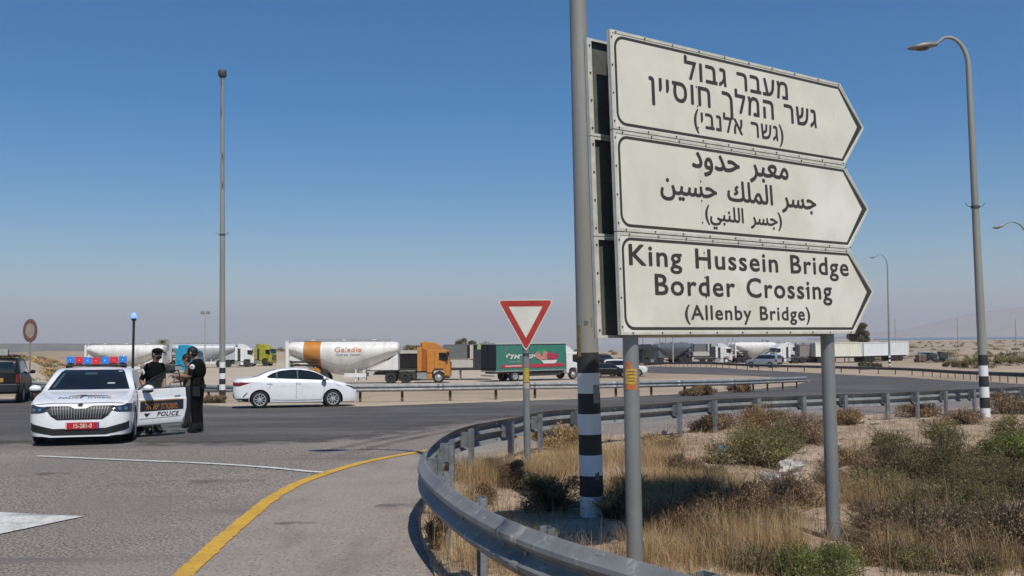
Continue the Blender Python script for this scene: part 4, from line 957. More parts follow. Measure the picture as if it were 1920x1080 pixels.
# ------------------------------------------------------------------ dark sport utility vehicle, left edge; silver van and small cars far off
def suv_spec(p): return dict(paint=p, wr=.38, tumble=.20,
  zt=[(-2.35, 1.45), (-2.3, 1.70), (-2.15, 1.80), (-1.2, 1.86), (.1, 1.84), (.35, 1.76), (.9, 1.27), (1.05, 1.19), (1.9, 1.10), (2.2, 1.02), (2.32, .9), (2.36, .75)],
  zl=[(-2.35, .45), (-2.0, .38), (1.9, .36), (2.36, .45)], w=[(-2.35, .80), (-2.25, .88), (-1.8, .94), (1.7, .94), (2.1, .88), (2.36, .70)],
  belt=[(-2.35, 1.15), (-1, 1.17), (1, 1.10), (1.9, 1.02), (2.36, .8)], wheels=[(-1.38, .44), (1.42, .44)])
def make_suv(name, label, paint, cat='car', group=None, plate=True, spare=False):
    S = suv_spec(paint); me, bv = car_shell(S); t = thing(name, label, cat, (0, 0, 0), 0, group)
    o = bpy.data.objects.new('body', me); C.objects.link(o); o.parent = t
    b = MB()
    for s in ('left', 'right'): decal(b, bv, s, [(.78, 1.20), (.35, 1.62), (.15, 1.70), (-1.2, 1.73), (-2.05, 1.66), (-2.15, 1.22), (-1, 1.20)], glass, .004, .08); 
    b.build('side_window', t, 0, fix=False)
    b = MB(); decal(b, bv, 'front', [(-.72, 1.28), (.72, 1.28), (.62, 1.72), (-.62, 1.72)], glass, .004, .08); b.build('windscreen', t, 60, fix=False)
    b = MB(); decal(b, bv, 'rear', [(-.68, 1.22), (.68, 1.22), (.60, 1.66), (-.60, 1.66)], glass, .006, .08); b.build('rear_window', t, 60, fix=False)
    for y in (-1, 1):
        b = MB(); decal(b, bv, 'rear', [(y*.74, 1.18), (y*.86, 1.16), (y*.86, .82), (y*.74, .84)], redlens, .008, .05); decal(b, bv, 'right' if y < 0 else 'left', [(-2.28, 1.18), (-2.12, 1.16), (-2.14, .84), (-2.28, .84)], redlens, .008, .06); b.build('tail_light', t, 0, fix=False)
        b = MB(); decal(b, bv, 'front', [(y*.5, .95), (y*.72, .96), (y*.72, .84), (y*.5, .84)], clear, .008, .05); b.build('headlight', t, 0, fix=False)
        mirror(t, .78, y*.9, 1.25, y, paint)
        for wx in (-1.38, 1.42): wheel(t, wx, y*.82, .38, .25, .24, y)
    b = MB(); decal(b, bv, 'rear', [(-.8, .72), (.8, .72), (.78, .48), (-.78, .48)], blackp, .01, .1); b.build('rear_bumper', t, 0, fix=False); b = MB(); decal(b, bv, 'front', [(-.7, .72), (.7, .72), (.66, .5), (-.66, .5)], blackp, .01, .1); b.build('front_bumper', t, 0, fix=False)
    if plate:
        b = MB(); decal(b, bv, 'rear', [(-.28, 1.02), (.30, 1.02), (.30, .86), (-.28, .86)], mat('plate_orange', (.50, .26, .05), .5, 0, .3, 40), .02, .1); decal(b, bv, 'rear', [(-.85, .775), (.85, .775), (.85, .745), (-.85, .745)], mat('dull_trim', (.14, .15, .15), .4), .012, .1); b.build('number_plate', t, 0, fix=False)
    if spare:
        b = MB(); b.span((-2.0, -.6, 1.90), (.0, .6, 1.93), blackp)
        for y in (-.6, .6): b.tube([(-2.0, y, 1.84), (-2.0, y, 1.95), (0, y, 1.95), (0, y, 1.84)], .02, 6, blackp)
        b.span((-1.9, -.35, 1.93), (-1.4, .25, 2.18), mat('roof_load', (.42, .42, .40), .6, 0, .3, 6)); b.build('roof_rack', t, 0)
    return t
bp_ = mat('black_car_paint', (.008, .0085, .009), .42, 0, .2, 2, spec=.3)
dk = make_suv('black_car', 'black off road vehicle seen from behind at the left edge', bp_, spare=True)
gp = G(-22, 756); move(dk, (gp.x, gp.y+1.2, gz(gp.x, gp.y+1.2)), math.radians(90+21)); dk.scale = (1.05, 1.08, 1.1)
# ================================================================== TRUCKS
tank_w = layered('tank_white', (.70, .69, .66), [((.56, .53, .47), 1.6, .50, .70, (1, 1, .25)), ((.44, .40, .34), 4, .62, .76, (1, 1, .2)), ((.66, .65, .62), .5, .5, .7, None)], .4, 0, 10, .5)
tank_g = layered('tank_silver', (.42, .44, .46), [((.32, .33, .34), 1.2, .5, .75, (1, 1, .25))], .38, 0, 10, .5)
tank_k = layered('tank_dark', (.10, .115, .135), [((.06, .065, .075), 1.2, .5, .75, (1, 1, .25))], .4, 0, 10, .5)
org = layered('orange_truck_paint', (.50, .19, .022), [((.40, .16, .035), 1.4, .45, .65, None), ((.30, .19, .11), 3.5, .56, .72, (1, 1, .4))], .5, 0, 10, .4)
org_d = mat('orange_fairing_inner', (.36, .09, .012), .6, 0, .3, 5)
turq = mat('turquoise_truck_paint', (.01, .27, .45), .4, 0, .12, 2.2)
yelc = mat('yellow_truck_paint', (.40, .38, .03), .45, 0, .3, 2.2)
whc = mat('white_truck_paint', (.70, .70, .69), .4, 0, .12, 2.2)
chas = mat('chassis_dark', (.035, .035, .035), .7, 0, .4, 4)
greyt = mat('fuel_tank_grey', (.33, .34, .34), .4, .3, .2, 6)
dust = mat('dusty_grey', (.30, .27, .24), .8, 0, .3, 4)
lampy = mat('amber_lamp', (.5, .18, .02), .3)
def twheel(parent, x, y, side, r=.52, hub=alloy, dual=False, dusty=True):
    b = MB(); wd = .30 if not dual else .56; c = y
    tm = mat('truck_tyre', (.035, .032, .029), .9, 0, .5, 6)
    b.lathe([(-wd/2, .30), (-wd/2, r-.05), (-wd/2+.04, r), (wd/2-.04, r), (wd/2, r-.05), (wd/2, .30)], 28, tm, 'y')
    f = side*wd/2; b.lathe([(f-side*.01, .31), (f-side*.005, .27), (f-side*(.12 if dual else .02), .2), (f-side*(.1 if dual else -.03), .11), (f-side*(.02 if dual else -.06), .09), (f-side*(.0 if dual else -.07), .001)], 22, hub, 'y')
    for k in range(8):
        a = k*math.pi/4; p = Vector((.21*math.cos(a), f-side*(.10 if dual else -.005), .21*math.sin(a))); b.cyl(p, p+Vector((0, side*.03, 0)), .028, 6, chas)
    o = b.build('wheel', parent, 40); o.location = (x, c, r); return o
def tractor_parts(t, paint, fair=True, hub=None, y0=0, visor=True, inner=None):
    """x: 0 rear .. 7.1 front"""
    b = MB()
    side = [(4.95, .95), (5.45, .95), (5.5, 1.18), (5.62, 1.30), (6.38, 1.30), (6.5, 1.18), (6.55, .42), (7.02, .42), (7.1, .75), (7.12, 1.5), (7.02, 2.15), (6.72, 2.92), (6.55, 3.02), (5.0, 3.05), (4.95, 2.9)]
    b.prism(side, 'y', -1.22, 1.22, paint)
    cab = b.build('cab', t, 30, bevel=.05)
    b = MB()
    if fair:
        b.prism([(4.55, 3.05), (6.5, 3.02), (6.15, 3.42), (5.5, 3.72), (4.75, 3.80), (4.45, 3.75)], 'y', -1.10, 1.10, paint); b.span((4.35, -1.0, 3.1), (4.56, 1.0, 3.7), inner or chas)
        for s in (-1, 1): b.span((4.08, s*1.2, 1.1), (4.5, s*1.24, 3.3), paint); b.span((4.5, s*1.05, 1.1), (4.95, s*1.10, 3.0), inner or chas)
        b.build('wind_deflector', t, 25, bevel=.04)
    g = MB()
    for s in (-1, 1):
        yy = s*1.223
        g.add([(6.05, yy, 2.1), (6.62, yy, 1.95), (6.93, yy, 2.15), (6.7, yy, 2.78), (6.05, yy, 2.78)], [(0, 1, 2, 3, 4)], glass)
        g.add([(5.3, yy, 2.15), (5.55, yy, 2.15), (5.55, yy, 2.6), (5.3, yy, 2.6)], [(0, 1, 2, 3)], glass) if not fair else None
    g.add([(7.045, -1.1, 2.12), (7.045, 1.1, 2.12), (6.76, 1.08, 2.88), (6.76, -1.08, 2.88)], [(0, 1, 2, 3)], glass)
    g.build('window', cab, 0, fix=False)
    g = MB()
    for s in (-1, 1):
        a_, c_ = (s*1.222, s*1.2245)
        for x0, z0, x1, z1 in ((5.66, 1.32, 5.685, 2.95), (6.62, 1.05, 6.645, 1.95), (5.66, 1.34, 6.6, 1.36), (5.0, 1.9, 5.66, 1.915), (6.64, 1.0, 7.05, 1.02)): g.span((x0, a_, z0), (x1, c_, z1), chas)
        g.span((6.05, a_, 1.72), (6.22, s*1.235, 1.76), blackp); g.span((4.96, s*1.0, .5), (5.44, s*1.225, .94), chas); g.span((5.05, a_, .62), (5.4, s*1.24, .66), greyt); g.span((5.05, a_, .84), (5.4, s*1.24, .88), greyt)
        g.span((6.56, a_, .46), (7.0, c_, .7), chas); g.span((6.1, a_, 1.34), (6.2, c_, 1.36), chas)
    g.build('door_seam', cab, 0)
    g = MB(); g.span((7.10, -.95, 1.0), (7.135, .95, 1.9), blackp)
    for z in (1.15, 1.35, 1.55, 1.75): g.span((7.13, -.9, z), (7.15, .9, z+.05), paint)
    g.build('grille', cab, 0)
    for s in (-1, 1):
        g = MB(); g.box((7.05, s*.95, .72), (.16, .42, .2), clear); g.build('headlight', cab, 0)
        g = MB(); g.box((6.85, s*1.42, 2.45), (.12, .2, .62), blackp); g.tube([(6.75, s*1.2, 2.85), (6.85, s*1.42, 2.8)], .025, 6, blackp); g.tube([(6.75, s*1.2, 2.1), (6.85, s*1.42, 2.12)], .025, 6, blackp); g.build('mirror', cab, 0)
        for k in range(3): pass
        twheel(t, 6.0, s*1.05, s, hub=hub or alloy)
        for x in (1.65, 3.0): twheel(t, x, s*.93, s, dual=True, hub=chas)
    if visor:
        g = MB(); g.prism([(6.62, 2.93), (6.98, 2.86), (6.98, 2.94), (6.6, 3.05)], 'y', -1.15, 1.15, paint); g.build('sun_visor', cab, 0)
    g = MB()
    for s in (-1, 1):
        g.span((.1, s*.45-.06, .78), (5.2, s*.45+.06, 1.08), chas)
        g.span((4.05, s*.9-.32, .42), (4.95, s*.9+.32, .98), greyt); g.span((3.55, s*.85-.3, .5), (3.98, s*.85+.3, .95), chas)
        # mudguards over the drive axles
        for x in (1.65, 3.0):
            g.loft([[(x+.62*math.cos(a), s*.93-.3, .52+.62*math.sin(a)), (x+.62*math.cos(a), s*.93+.3, .52+.62*math.sin(a)), (x+.59*math.cos(a), s*.93+.3, .52+.59*math.sin(a)), (x+.59*math.cos(a), s*.93-.3, .52+.59*math.sin(a))] for a in np.linspace(.35, 2.75, 9)], chas)
        g.box((.08, s*.95, .85), (.06, .4, .14), redlens); g.box((5.2, s*1.1, .62), (.45, .3, .5), paint)
    g.span((.4, -.5, 1.08), (3.9, .5, 1.16), dust); g.lathe([(1.16, .5), (1.24, .5), (1.26, .001)], 16, chas, 'z', (2.3, 0, 0))
    g.cyl((4.35, .7, 1.1), (4.35, .7, 3.2), .08, 8, chas); g.build('chassis', t, 30)
TX = [-7.85, -7.6, -7.2, -6.6, -6, -5.2, -4.2, -3.3, -2.6, -1.8, -.9, 0, .9, 1.7, 2.2, 2.38]
def tank_mesh(b, m, band=None, bandm=None):
    top = [(-7.85, 3.55), (-7.6, 3.82), (-6.8, 3.92), (0, 3.88), (1.9, 3.82), (2.25, 3.75), (2.38, 3.55)]
    bot = [(-7.85, 3.0), (-7.6, 2.75), (-6.6, 2.25), (-5.4, 1.55), (-4.2, 1.05), (-2.9, .82), (-1.6, 1.02), (-.4, 1.45), (1.0, 2.05), (2.1, 2.5), (2.38, 2.75)]
    wdt = [(-7.85, .85), (-7.5, 1.1), (-6.8, 1.22), (1.8, 1.22), (2.2, 1.12), (2.38, .9)]
    xs = np.unique(np.r_[np.linspace(-7.85, -7.4, 6), np.linspace(-7.4, 2.0, 50), np.linspace(2.0, 2.38, 6), np.array(band or [])]); rings = []
    T, B, W = interp(top, xs), interp(bot, xs), interp(wdt, xs)
    for x, t, bo, w_ in zip(xs, T, B, W):
        r = []
        upc = t-1.0 if t-bo > 2.0 else (t+bo)/2
        for a in np.linspace(0, 2*math.pi, 28, endpoint=False):
            cz = max(upc, bo+.3); c_, s_ = math.cos(a), math.sin(a); p = 2/2.25
            y = w_*math.copysign(abs(c_)**p, c_)*(1 if s_ > 0 else 1-.45*(abs(s_)**1.6)*min(1, (cz-bo)/1.6)); z = cz+(t-cz if s_ > 0 else cz-bo)*math.copysign(abs(s_)**(p if s_ > 0 else 1), s_); r.append((x, y, z))
        rings.append(r)
    b.loft(rings, m)
    if band:
        n = 28; i = b.mi(bandm); k = 0
        for fi, f in enumerate(b.f):
            if len(f) == 4:
                xm = sum(b.v[q][0] for q in f)/4
                if band[0] < xm < band[1]: b.m[fi] = i
def make_tanker(label, tm, cabp, band=None, text=False, hub=None, group='tanker lorries parked in the yard', fair=True, gear=True, inner=None, tail=org):
    t = thing('tanker_lorry', label, 'lorry', (0, 0, 0), 0, group); tractor_parts(t, cabp, fair, hub, inner=inner)
    b = MB(); tank_mesh(b, tm, band, org if band else None); tk = b.build('tank', t, 45)
    b2 = bmesh.new(); b2.from_mesh(tk.data); bv = BVHTree.FromBMesh(b2); b2.free()
    b = MB()
    for s in ('right', 'left'):
        line_decal(b, bv, s, [(-5.35, 2.62), (-4.4, 2.15), (-3.2, 1.72), (-2.4, 1.66), (-1.2, 2.0), (.3, 2.5), (1.6, 2.95)], .035, mat('tank_seam', (.40, .40, .39), .6), .012)
        for x in (-6.95, -.2): line_decal(b, bv, s, [(x, 3.6), (x, 3.2), (x, 2.7)], .02, MAT['tank_seam'], .012)
    if text:
        P, T = text2d('Galadia', .02, 1.05); decal(b, bv, 'right', None, mat('brand_orange', (.46, .20, .09), .5), .02, pt=(fit(P, -3.45, -.98, 2.92, em=.62), T))
        P, T = text2d('Concrete  Cement', .012, 1.05); decal(b, bv, 'right', None, mat('brand_blue', (.14, .19, .27), .5), .02, pt=(fit(P, -3.35, -1.1, 2.58, em=.32), T))
    b.build('marking', tk, 0, fix=False)
    g = MB()   # walkway with rails along the top
    g.span((-7.3, -.4, 3.93), (1.5, .4, 3.97), greyt)
    for s in (-1, 1):
        for z in (4.08,): g.tube([(-7.4, s*.42, z), (1.5, s*.42, z)], .022, 6, greyt)
        for x in np.linspace(-7.4, 1.5, 9): g.cyl((x, s*.42, 3.93), (x, s*.42, 4.09), .018, 6, greyt)
    for x in (-5.6, -2.8, 0): g.lathe([(3.9, .28), (4.02, .28), (4.05, .2), (4.06, .001)], 14, tm, 'z', (x, 0, 0))
    g.build('walkway', tk, 30)
    g = MB()   # subframe, rear frame, skirt
    g.prism([(2.3, 2.75), (2.3, 1.22), (-.4, 1.22), (.2, 1.5), (1.4, 2.1)], 'y', -.95, .95, tm); g.span((-.5, -1.0, 1.16), (2.4, 1.0, 1.24), chas)
    for s in (-1, 1):
        g.span((-7.9, s*1.02-.09, 1.2), (-7.62, s*1.02+.09, 3.85), tm); g.span((-8.05, s*.45-.04, 1.2), (-7.98, s*.45+.04, 4.0), tm)
        g.prism([(-7.7, 2.3), (-7.5, 2.6), (-5.6, 1.7), (-5.6, 1.4)], 'y', s*.8-.05, s*.8+.05, tm)
        for z in (1.75, 2.05): g.cyl((-7.5, s*1.12, z), (-4.9, s*1.12, z), .085, 10, blackp)
        g.prism([(-5.9, 1.15), (-5.7, 1.45), (-5.0, 1.5), (-4.75, 1.2), (-4.75, .9)], 'y', s*.78, s*1.18, tail)
        if gear:
            g.span((-1.6, s*.9-.06, .25), (-1.48, s*.9+.06, 1.35), whc); g.span((-2.6, s*1.0-.04, .62), (-.6, s*1.0+.04, .98), whc); g.span((-.85, s*.9-.05, .3), (-.75, s*.9+.05, 1.3), whc)
        g.box((-7.95, s*.95, 1.15), (.08, .4, .16), redlens)
    for z in np.arange(1.3, 3.9, .3): g.cyl((-8.02, -.45, z), (-8.02, .45, z), .018, 6, tm)
    g.span((-7.9, -1.15, .95), (-7.7, 1.15, 1.12), whc); g.span((-7.6, -.5, 1.0), (-4.2, .5, 1.25), chas)
    g.build('trailer_frame', t, 0)
    for x in (-7.0, -5.75, -4.5):
        for s in (-1, 1): twheel(t, x, s*.93, s, dual=True, hub=chas)
    return t
def put(o, px, py, rz, anchor=(0, 0), d=None):
    g_ = G(px, py) if d is None else at(px, py, d); off = Matrix.Rotation(rz, 3, 'Z') @ Vector((*anchor, 0)); x, y = g_.x-off.x, g_.y-off.y
    move(o, (x, y, gz(x, y)), rz, slope=False); return o
ot = make_tanker('white cement tanker with orange stripe and orange tractor cab', tank_w, org, (-6.3, -4.75), True, inner=org_d)
put(ot, 822, 719, math.radians(1.5), (6.0, -1.2), d=88)
o = make_tanker('plain white tanker with turquoise cab behind the police officers', tank_w, turq, inner=turq, tail=chas); put(o, 356, 700, math.radians(2), (6.0, -1.2), d=128)
o = make_tanker('silver tanker with white cab far behind the tall straight lamp post', tank_g, whc, hub=chas, tail=chas)
for ch in o.children:
    if ch.name.split('.')[0] in ('tank', 'trailer_frame'): ch.location.x = 1.9
put(o, 463, 690, math.radians(14), (6.0, -1.2), d=158)
o = make_tanker('dark grey tanker far right of the left sign post', tank_k, chas, hub=chas, tail=chas, gear=False); put(o, 1268, 684, math.radians(222), (-2.5, 1.2), d=182); 
o = make_tanker('gleaming white tanker behind the silver estate car', tank_w, whc, hub=chas, tail=chas); put(o, 1382, 684, math.radians(25), (-7.6, -1.2), d=184)
def make_tractor(label, paint, group='lorry tractors without trailers', **k):
    t = thing('lorry_tractor', label, 'lorry', (0, 0, 0), 0, group); tractor_parts(t, paint, **k); return t
o = make_tractor('yellow lorry cab parked beside the silver tanker', yelc, hub=chas); put(o, 497, 688, math.radians(-8), (6.0, -1.2), d=164)
o = make_tractor('white lorry tractor between the dark tanker and the white tanker', whc, hub=whc); put(o, 1362, 686, math.radians(-12), (6.0, -1.2), d=180)
# box lorry
def box_lorry():
    t = thing('box_lorry', 'green curtain sided lorry with red stripe parked behind the yield sign', 'lorry', (0, 0, 0)); L = 8.3
    grn = layered('curtain_green', (.028, .175, .13), [((.05, .15, .12), .8, .45, .65, (1, 1, .4)), ((.13, .17, .14), 2.5, .56, .74, (1, 1, .3))], .65, 0, 10, .3); navy = mat('curtain_navy', (.012, .016, .035), .7, 0, .4, 3); redc = mat('curtain_red', (.42, .03, .06), .6, 0, .25, 3); alu = mat('roof_rail_aluminium', (.50, .51, .50), .4, .4)
    b = MB(); b.span((-.1, -1.22, 1.0), (L, 1.22, 3.50), well); b.span((-.12, -1.27, 3.50), (L+.02, 1.27, 3.66), alu); b.span((-.12, -1.27, .92), (L, 1.27, 1.04), greyt)
    bx = b.build('box', t, 0, bevel=.02); b = MB()
    for s in (-1, 1):
        xs = np.linspace(0, L-.05, 60); rows = []
        for z in (1.0, 1.5, 2.2, 3.0, 3.42): rows.append([(x, s*(1.245+.018*math.sin(x*7.5)*(1-abs(z-2.2)/2)), z) for x in xs])
        b.loft(rows, grn, closed=False)
        ys = np.linspace(-1.2, -.1, 20)*s; b.loft([[(-.12-.03*math.sin(y*14)*(3.6-z)/2.6, y, z) for y in ys] for z in (1.3, 1.9, 2.6, 3.45)], navy, closed=False)
        yy = s*1.275
        n = 26; xs = np.linspace(.5, L-.3, n); lo = [1.28+.02*math.sin(x) for x in xs]; hi = [1.58+.02*x/L*3 for x in xs]
        b.add([(x, yy, z) for x, z in zip(xs, lo)]+[(x, yy, z) for x, z in zip(xs, hi)], [(i, i+1, n+i+1, n+i) for i in range(n-1)], redc)
        yy = s*1.281
        # printed picture: pale tray with pink and red roots, green leaves above
        def blob(cx, cz, rx, rz, m, e=0, rot=0):
            vs = [(cx+rx*math.cos(a)*math.cos(rot)-rz*math.sin(a)*math.sin(rot), s*(1.281+e), cz+rx*math.cos(a)*math.sin(rot)+rz*math.sin(a)*math.cos(rot)) for a in np.linspace(0, 6.283, 20, endpoint=False)]; b.add(vs, [tuple(range(20))], m)
        pk, rd, wt, lf = mat('print_pink', (.52, .22, .20), .6, 0, .3, 5), mat('print_crimson', (.42, .03, .08), .6, 0, .3, 5), mat('print_cream', (.60, .58, .52), .6), mat('print_leaf', (.05, .30, .10), .6, 0, .3, 5)
        for cx, cz, rx, rz, m in ((5.1, 2.75, .28, .16, lf), (5.55, 2.9, .22, .2, lf), (4.85, 2.45, .32, .38, pk), (5.7, 2.4, .36, .42, pk), (6.25, 2.35, .34, .36, rd), (6.85, 2.3, .42, .33, rd), (5.2, 2.15, .3, .2, pk)): blob(cx, cz, rx, rz, m, .001*cx)
        b.add([(5.2, s*1.29, 1.95), (7.2, s*1.29, 1.95), (6.9, s*1.29, 1.62), (5.5, s*1.29, 1.62)], [(0, 1, 2, 3)], wt)
        if s < 0:
            P, T = text2d(rtl('ישראלי'), .03, 1.05); b.add([(x, -1.285, z) for x, z in fit(P, 1.1, 4.5, 2.15, em=.62)], T, wt)
            P, T = text2d('טרי מהשדה'[::-1], .0, 1.05); b.add([(x, -1.285, z) for x, z in fit(P, 1.3, 3.6, 1.78, em=.26)], T, mat('print_mint', (.22, .46, .36), .6))
            b.span((1.0, -1.286, 1.42), (2.9, -1.283, 1.50), wt)
    b.build('curtain', bx, 60, fix=False)
    b = MB(); b.prism([(8.45, .62), (8.75, .62), (8.8, 1.0), (9.0, 1.12), (9.55, 1.12), (9.72, 1.0), (9.75, .5), (10.15, .5), (10.25, .9), (10.2, 1.7), (9.92, 2.55), (9.75, 2.65), (8.45, 2.68)], 'y', -1.12, 1.12, whc); cab = b.build('cab', t, 30, bevel=.05)
    b = MB(); b.prism([(8.5, 2.68), (9.6, 2.66), (9.3, 2.95), (8.7, 3.3), (8.45, 3.3)], 'y', -.95, .95, whc); b.build('wind_deflector', t, 30, bevel=.04)
    g = MB()
    for s in (-1, 1): g.add([(9.2, s*1.123, 1.75), (9.75, s*1.123, 1.62), (10.05, s*1.123, 1.8), (9.85, s*1.123, 2.45), (9.2, s*1.123, 2.45)], [(0, 1, 2, 3, 4)], glass)
    g.add([(10.2, -1.0, 1.75), (10.2, 1.0, 1.75), (9.95, .98, 2.52), (9.95, -.98, 2.52)], [(0, 1, 2, 3)], glass); g.build('window', cab, 0, fix=False)
    g = MB(); g.span((10.1, -1.1, .5), (10.3, 1.1, .85), blackp); g.build('bumper', cab, 0)
    for s in (-1, 1):
        g = MB(); g.box((9.98, s*1.3, 2.1), (.1, .16, .5), blackp); g.tube([(9.9, s*1.1, 2.4), (9.98, s*1.3, 2.35)], .02, 6, blackp); g.build('mirror', cab, 0)
        twheel(t, 9.27, s*.98, s, .48); twheel(t, 2.2, s*.9, s, .48, dual=True)
    g = MB(); g.span((-.1, -.5, .75), (9, .5, .95), chas); g.span((3.4, -1.1, .45), (7.6, -1.05, .85), chas); g.span((3.4, 1.05, .45), (7.6, 1.1, .85), chas); g.span((-.2, -1.1, .5), (-.05, 1.1, .62), greyt); g.build('chassis', t, 0)
    return t
bl = box_lorry(); put(bl, 931, 716, math.radians(35), (0, -1.25), d=90)
# flatbed with dark load behind the orange tractor
def flatbed():
    t = thing('flatbed_trailer', 'dark flatbed trailer with grey boxed load behind the orange cab', 'trailer', (0, 0, 0))
    pale = mat('pale_panel', (.50, .47, .42), .8, 0, .15, 1.5); gb = mat('grey_box', (.145, .15, .15), .7, 0, .2, 2)
    b = MB(); b.span((-6, -1.2, 1.0), (4.4, 1.2, 1.25), chas); b.span((2.7, -1.21, 1.0), (4.6, 1.2, 3.05), mat('dark_bulkhead', (.03, .033, .045), .7, 0, .4, 3)); b.build('bed', t, 0)
    b = MB(); b.span((-.4, -1.05, 2.15), (2.0, 1.05, 3.55), gb); b.span((2.0, -1.0, 2.2), (2.95, 1.0, 3.5), well); b.span((2.28, -1.06, 2.15), (2.62, -.98, 3.6), pale); b.span((-.4, -1.06, 3.52), (3.1, 1.05, 3.6), gb); b.build('load', t, 0)
    b = MB(); b.span((-.6, -1.15, 1.26), (2.6, 1.1, 2.05), pale); b.build('pale_box', t, 0, bevel=.02)
    b = MB(); b.span((-6, -1.2, 2.75), (-1.3, 1.1, 3.0), MAT['pale_panel']); b.span((-6, -1.1, 1.3), (-1.4, 1.1, 2.7), well); b.build('cargo', t, 0)
    b = MB(); b.span((3.0, -1.0, 3.1), (3.5, -.4, 3.65), mat('lime_panel', (.32, .42, .16), .6)); b.build('lime_panel', t, 0)
    for x in (-4.5, -3.2):
        for s in (-1, 1): twheel(t, x, s*.93, s, dual=True, hub=chas)
    b = MB()
    for s in (-1, 1): b.span((1.2, s*.85-.05, .05), (1.32, s*.85+.05, 1.0), greyt)
    b.build('landing_leg', t, 0); return t
fb = flatbed(); put(fb, 850, 712, 0, (.6, -1.2), d=97)
c2 = copy_tree(fb); tag(c2, 'dark flatbed trailer far off between the dark tanker and the white cab'); put(c2, 1312, 684, math.radians(5), (.6, -1.2), d=186)
# containers
def container(name, label, L, col, px, py, d, rz, H=2.6, chassis=True, stripes=True):
    m = mat('container_'+label.split()[0], col, .6, 0, .12, 1.2, stretch=(1, 1, .3)); t = thing(name, label, 'container', (0, 0, 0), 0, 'containers and box trailers far right', slope=False); z0 = 1.15 if chassis else .05
    b = MB(); n = int(L/.14)
    for s in (-1, 1):
        pts = []
        for i in range(n+1): pts.append((L*i/n, s*(1.22-(.035 if (i//2) % 2 else 0))))
        b.loft([[(x, y, z0+.12) for x, y in pts], [(x, y, z0+H-.1) for x, y in pts]], m, closed=False)
        for z in (z0, z0+H-.12): b.span((0, s*1.22-.05, z), (L, s*1.22+.03, z+.14), m)
        for x in (0.06, L-.06): b.span((x-.08, s*1.22-.06, z0), (x+.08, s*1.22+.035, z0+H), m)
    b.span((0, -1.2, z0+H-.05), (L, 1.2, z0+H), m); b.span((.02, -1.2, z0), (.06, 1.2, z0+H), m); b.span((L-.06, -1.2, z0), (L-.02, 1.2, z0+H), m)
    b.build('body', t, 0, fix=False)
    b = MB()
    for y in (-.9, -.35, .35, .9): b.cyl((-.02, y, z0+.1), (-.02, y, z0+H-.1), .025, 6, greyt)
    b.span((-.01, -.02, z0+.1), (.0, .02, z0+H-.1), seam); b.build('door_bar', t, 0)
    if chassis:
        b = MB(); b.span((0, -.5, .85), (L, .5, 1.14), chas)
        for s in (-1, 1): b.span((L*.72, s*.9-.05, .1), (L*.72+.12, s*.9+.05, 1.1), chas)
        b.build('chassis', t, 0)
        for x in (.9, 2.2, 3.5):
            for s in (-1, 1): twheel(t, x, s*.93, s, dual=True, hub=chas)
    put(t, px, py, rz, (0, -1.2), d=d); return t
container('box_trailer', 'cream container trailer just right of the right sign post', 9.2, (.70, .69, .58), 1530, 690, 182, math.radians(6))
container('shipping_container', 'grey ended white container standing on the ground left of the thin lamp post', 9.6, (.74, .75, .75), 1620, 688, 185, math.radians(38), chassis=True)
container('shipping_container', 'white container right of the thin distant lamp post', 5.6, (.68, .68, .67), 1668, 688, 192, math.radians(28), H=2.75)
container('box_trailer', 'mauve grey box trailer behind the right sign post', 7.0, (.25, .21, .21), 1500, 686, 184, math.radians(5), H=2.3)
o = make_tractor('white lorry tractor coupled at the left of the mauve trailer', whc, hub=chas); put(o, 1492, 686, math.radians(190), (3.0, 1.0), d=180)
# cars and pickups far away
silv = mat('silver_blue_paint', (.30, .34, .38), .3, .3, .1, 2, coat=.4)
sv = make_suv('estate_car', 'silver blue estate car driving on the far road under the arrow sign', silv, 'car', 'cars far off', plate=False)
put(sv, 1404, 692.5, math.radians(140), (2.2, 0), d=134)
wv = make_suv('white_van', 'white van at the left of the far tanker row', whc, 'van', 'cars far off', plate=False); put(wv, 1206, 679, math.radians(40), (0, -1), d=200)
c2 = copy_tree(wv); tag(c2, 'white van close against the dark tanker'); put(c2, 1224, 680, math.radians(35), (0, -1), d=196)
c2 = copy_tree(wv); tag(c2, 'small white car emerging from behind the left sign post'); put(c2, 1172, 698, math.radians(-12), (0, -1), d=104)
c2 = copy_tree(wv); tag(c2, 'pale grey van in front of the far white tractor'); put(c2, 1466, 686, math.radians(75), (0, -1), d=170)
c2 = copy_tree(dk); tag(c2, 'dark car between the thick lamp post and the left sign post', 'car', 'cars far off'); put(c2, 1146, 699, math.radians(8), (0, -1), d=101); c2.scale = (1, 1, .82)
c2 = copy_tree(sv); tag(c2, 'silver pickup alone on the sandy plain right of the containers', 'pickup', 'cars far off'); put(c2, 1747, 672, math.radians(-10), (0, -1), d=200); c2.scale = (1, 1, .88)
c2 = copy_tree(dk); tag(c2, 'dark car parked beyond the thick lamp post and the dark guardrail', 'car', 'cars far off'); put(c2, 1140, 679, math.radians(5), (0, -1), d=168)
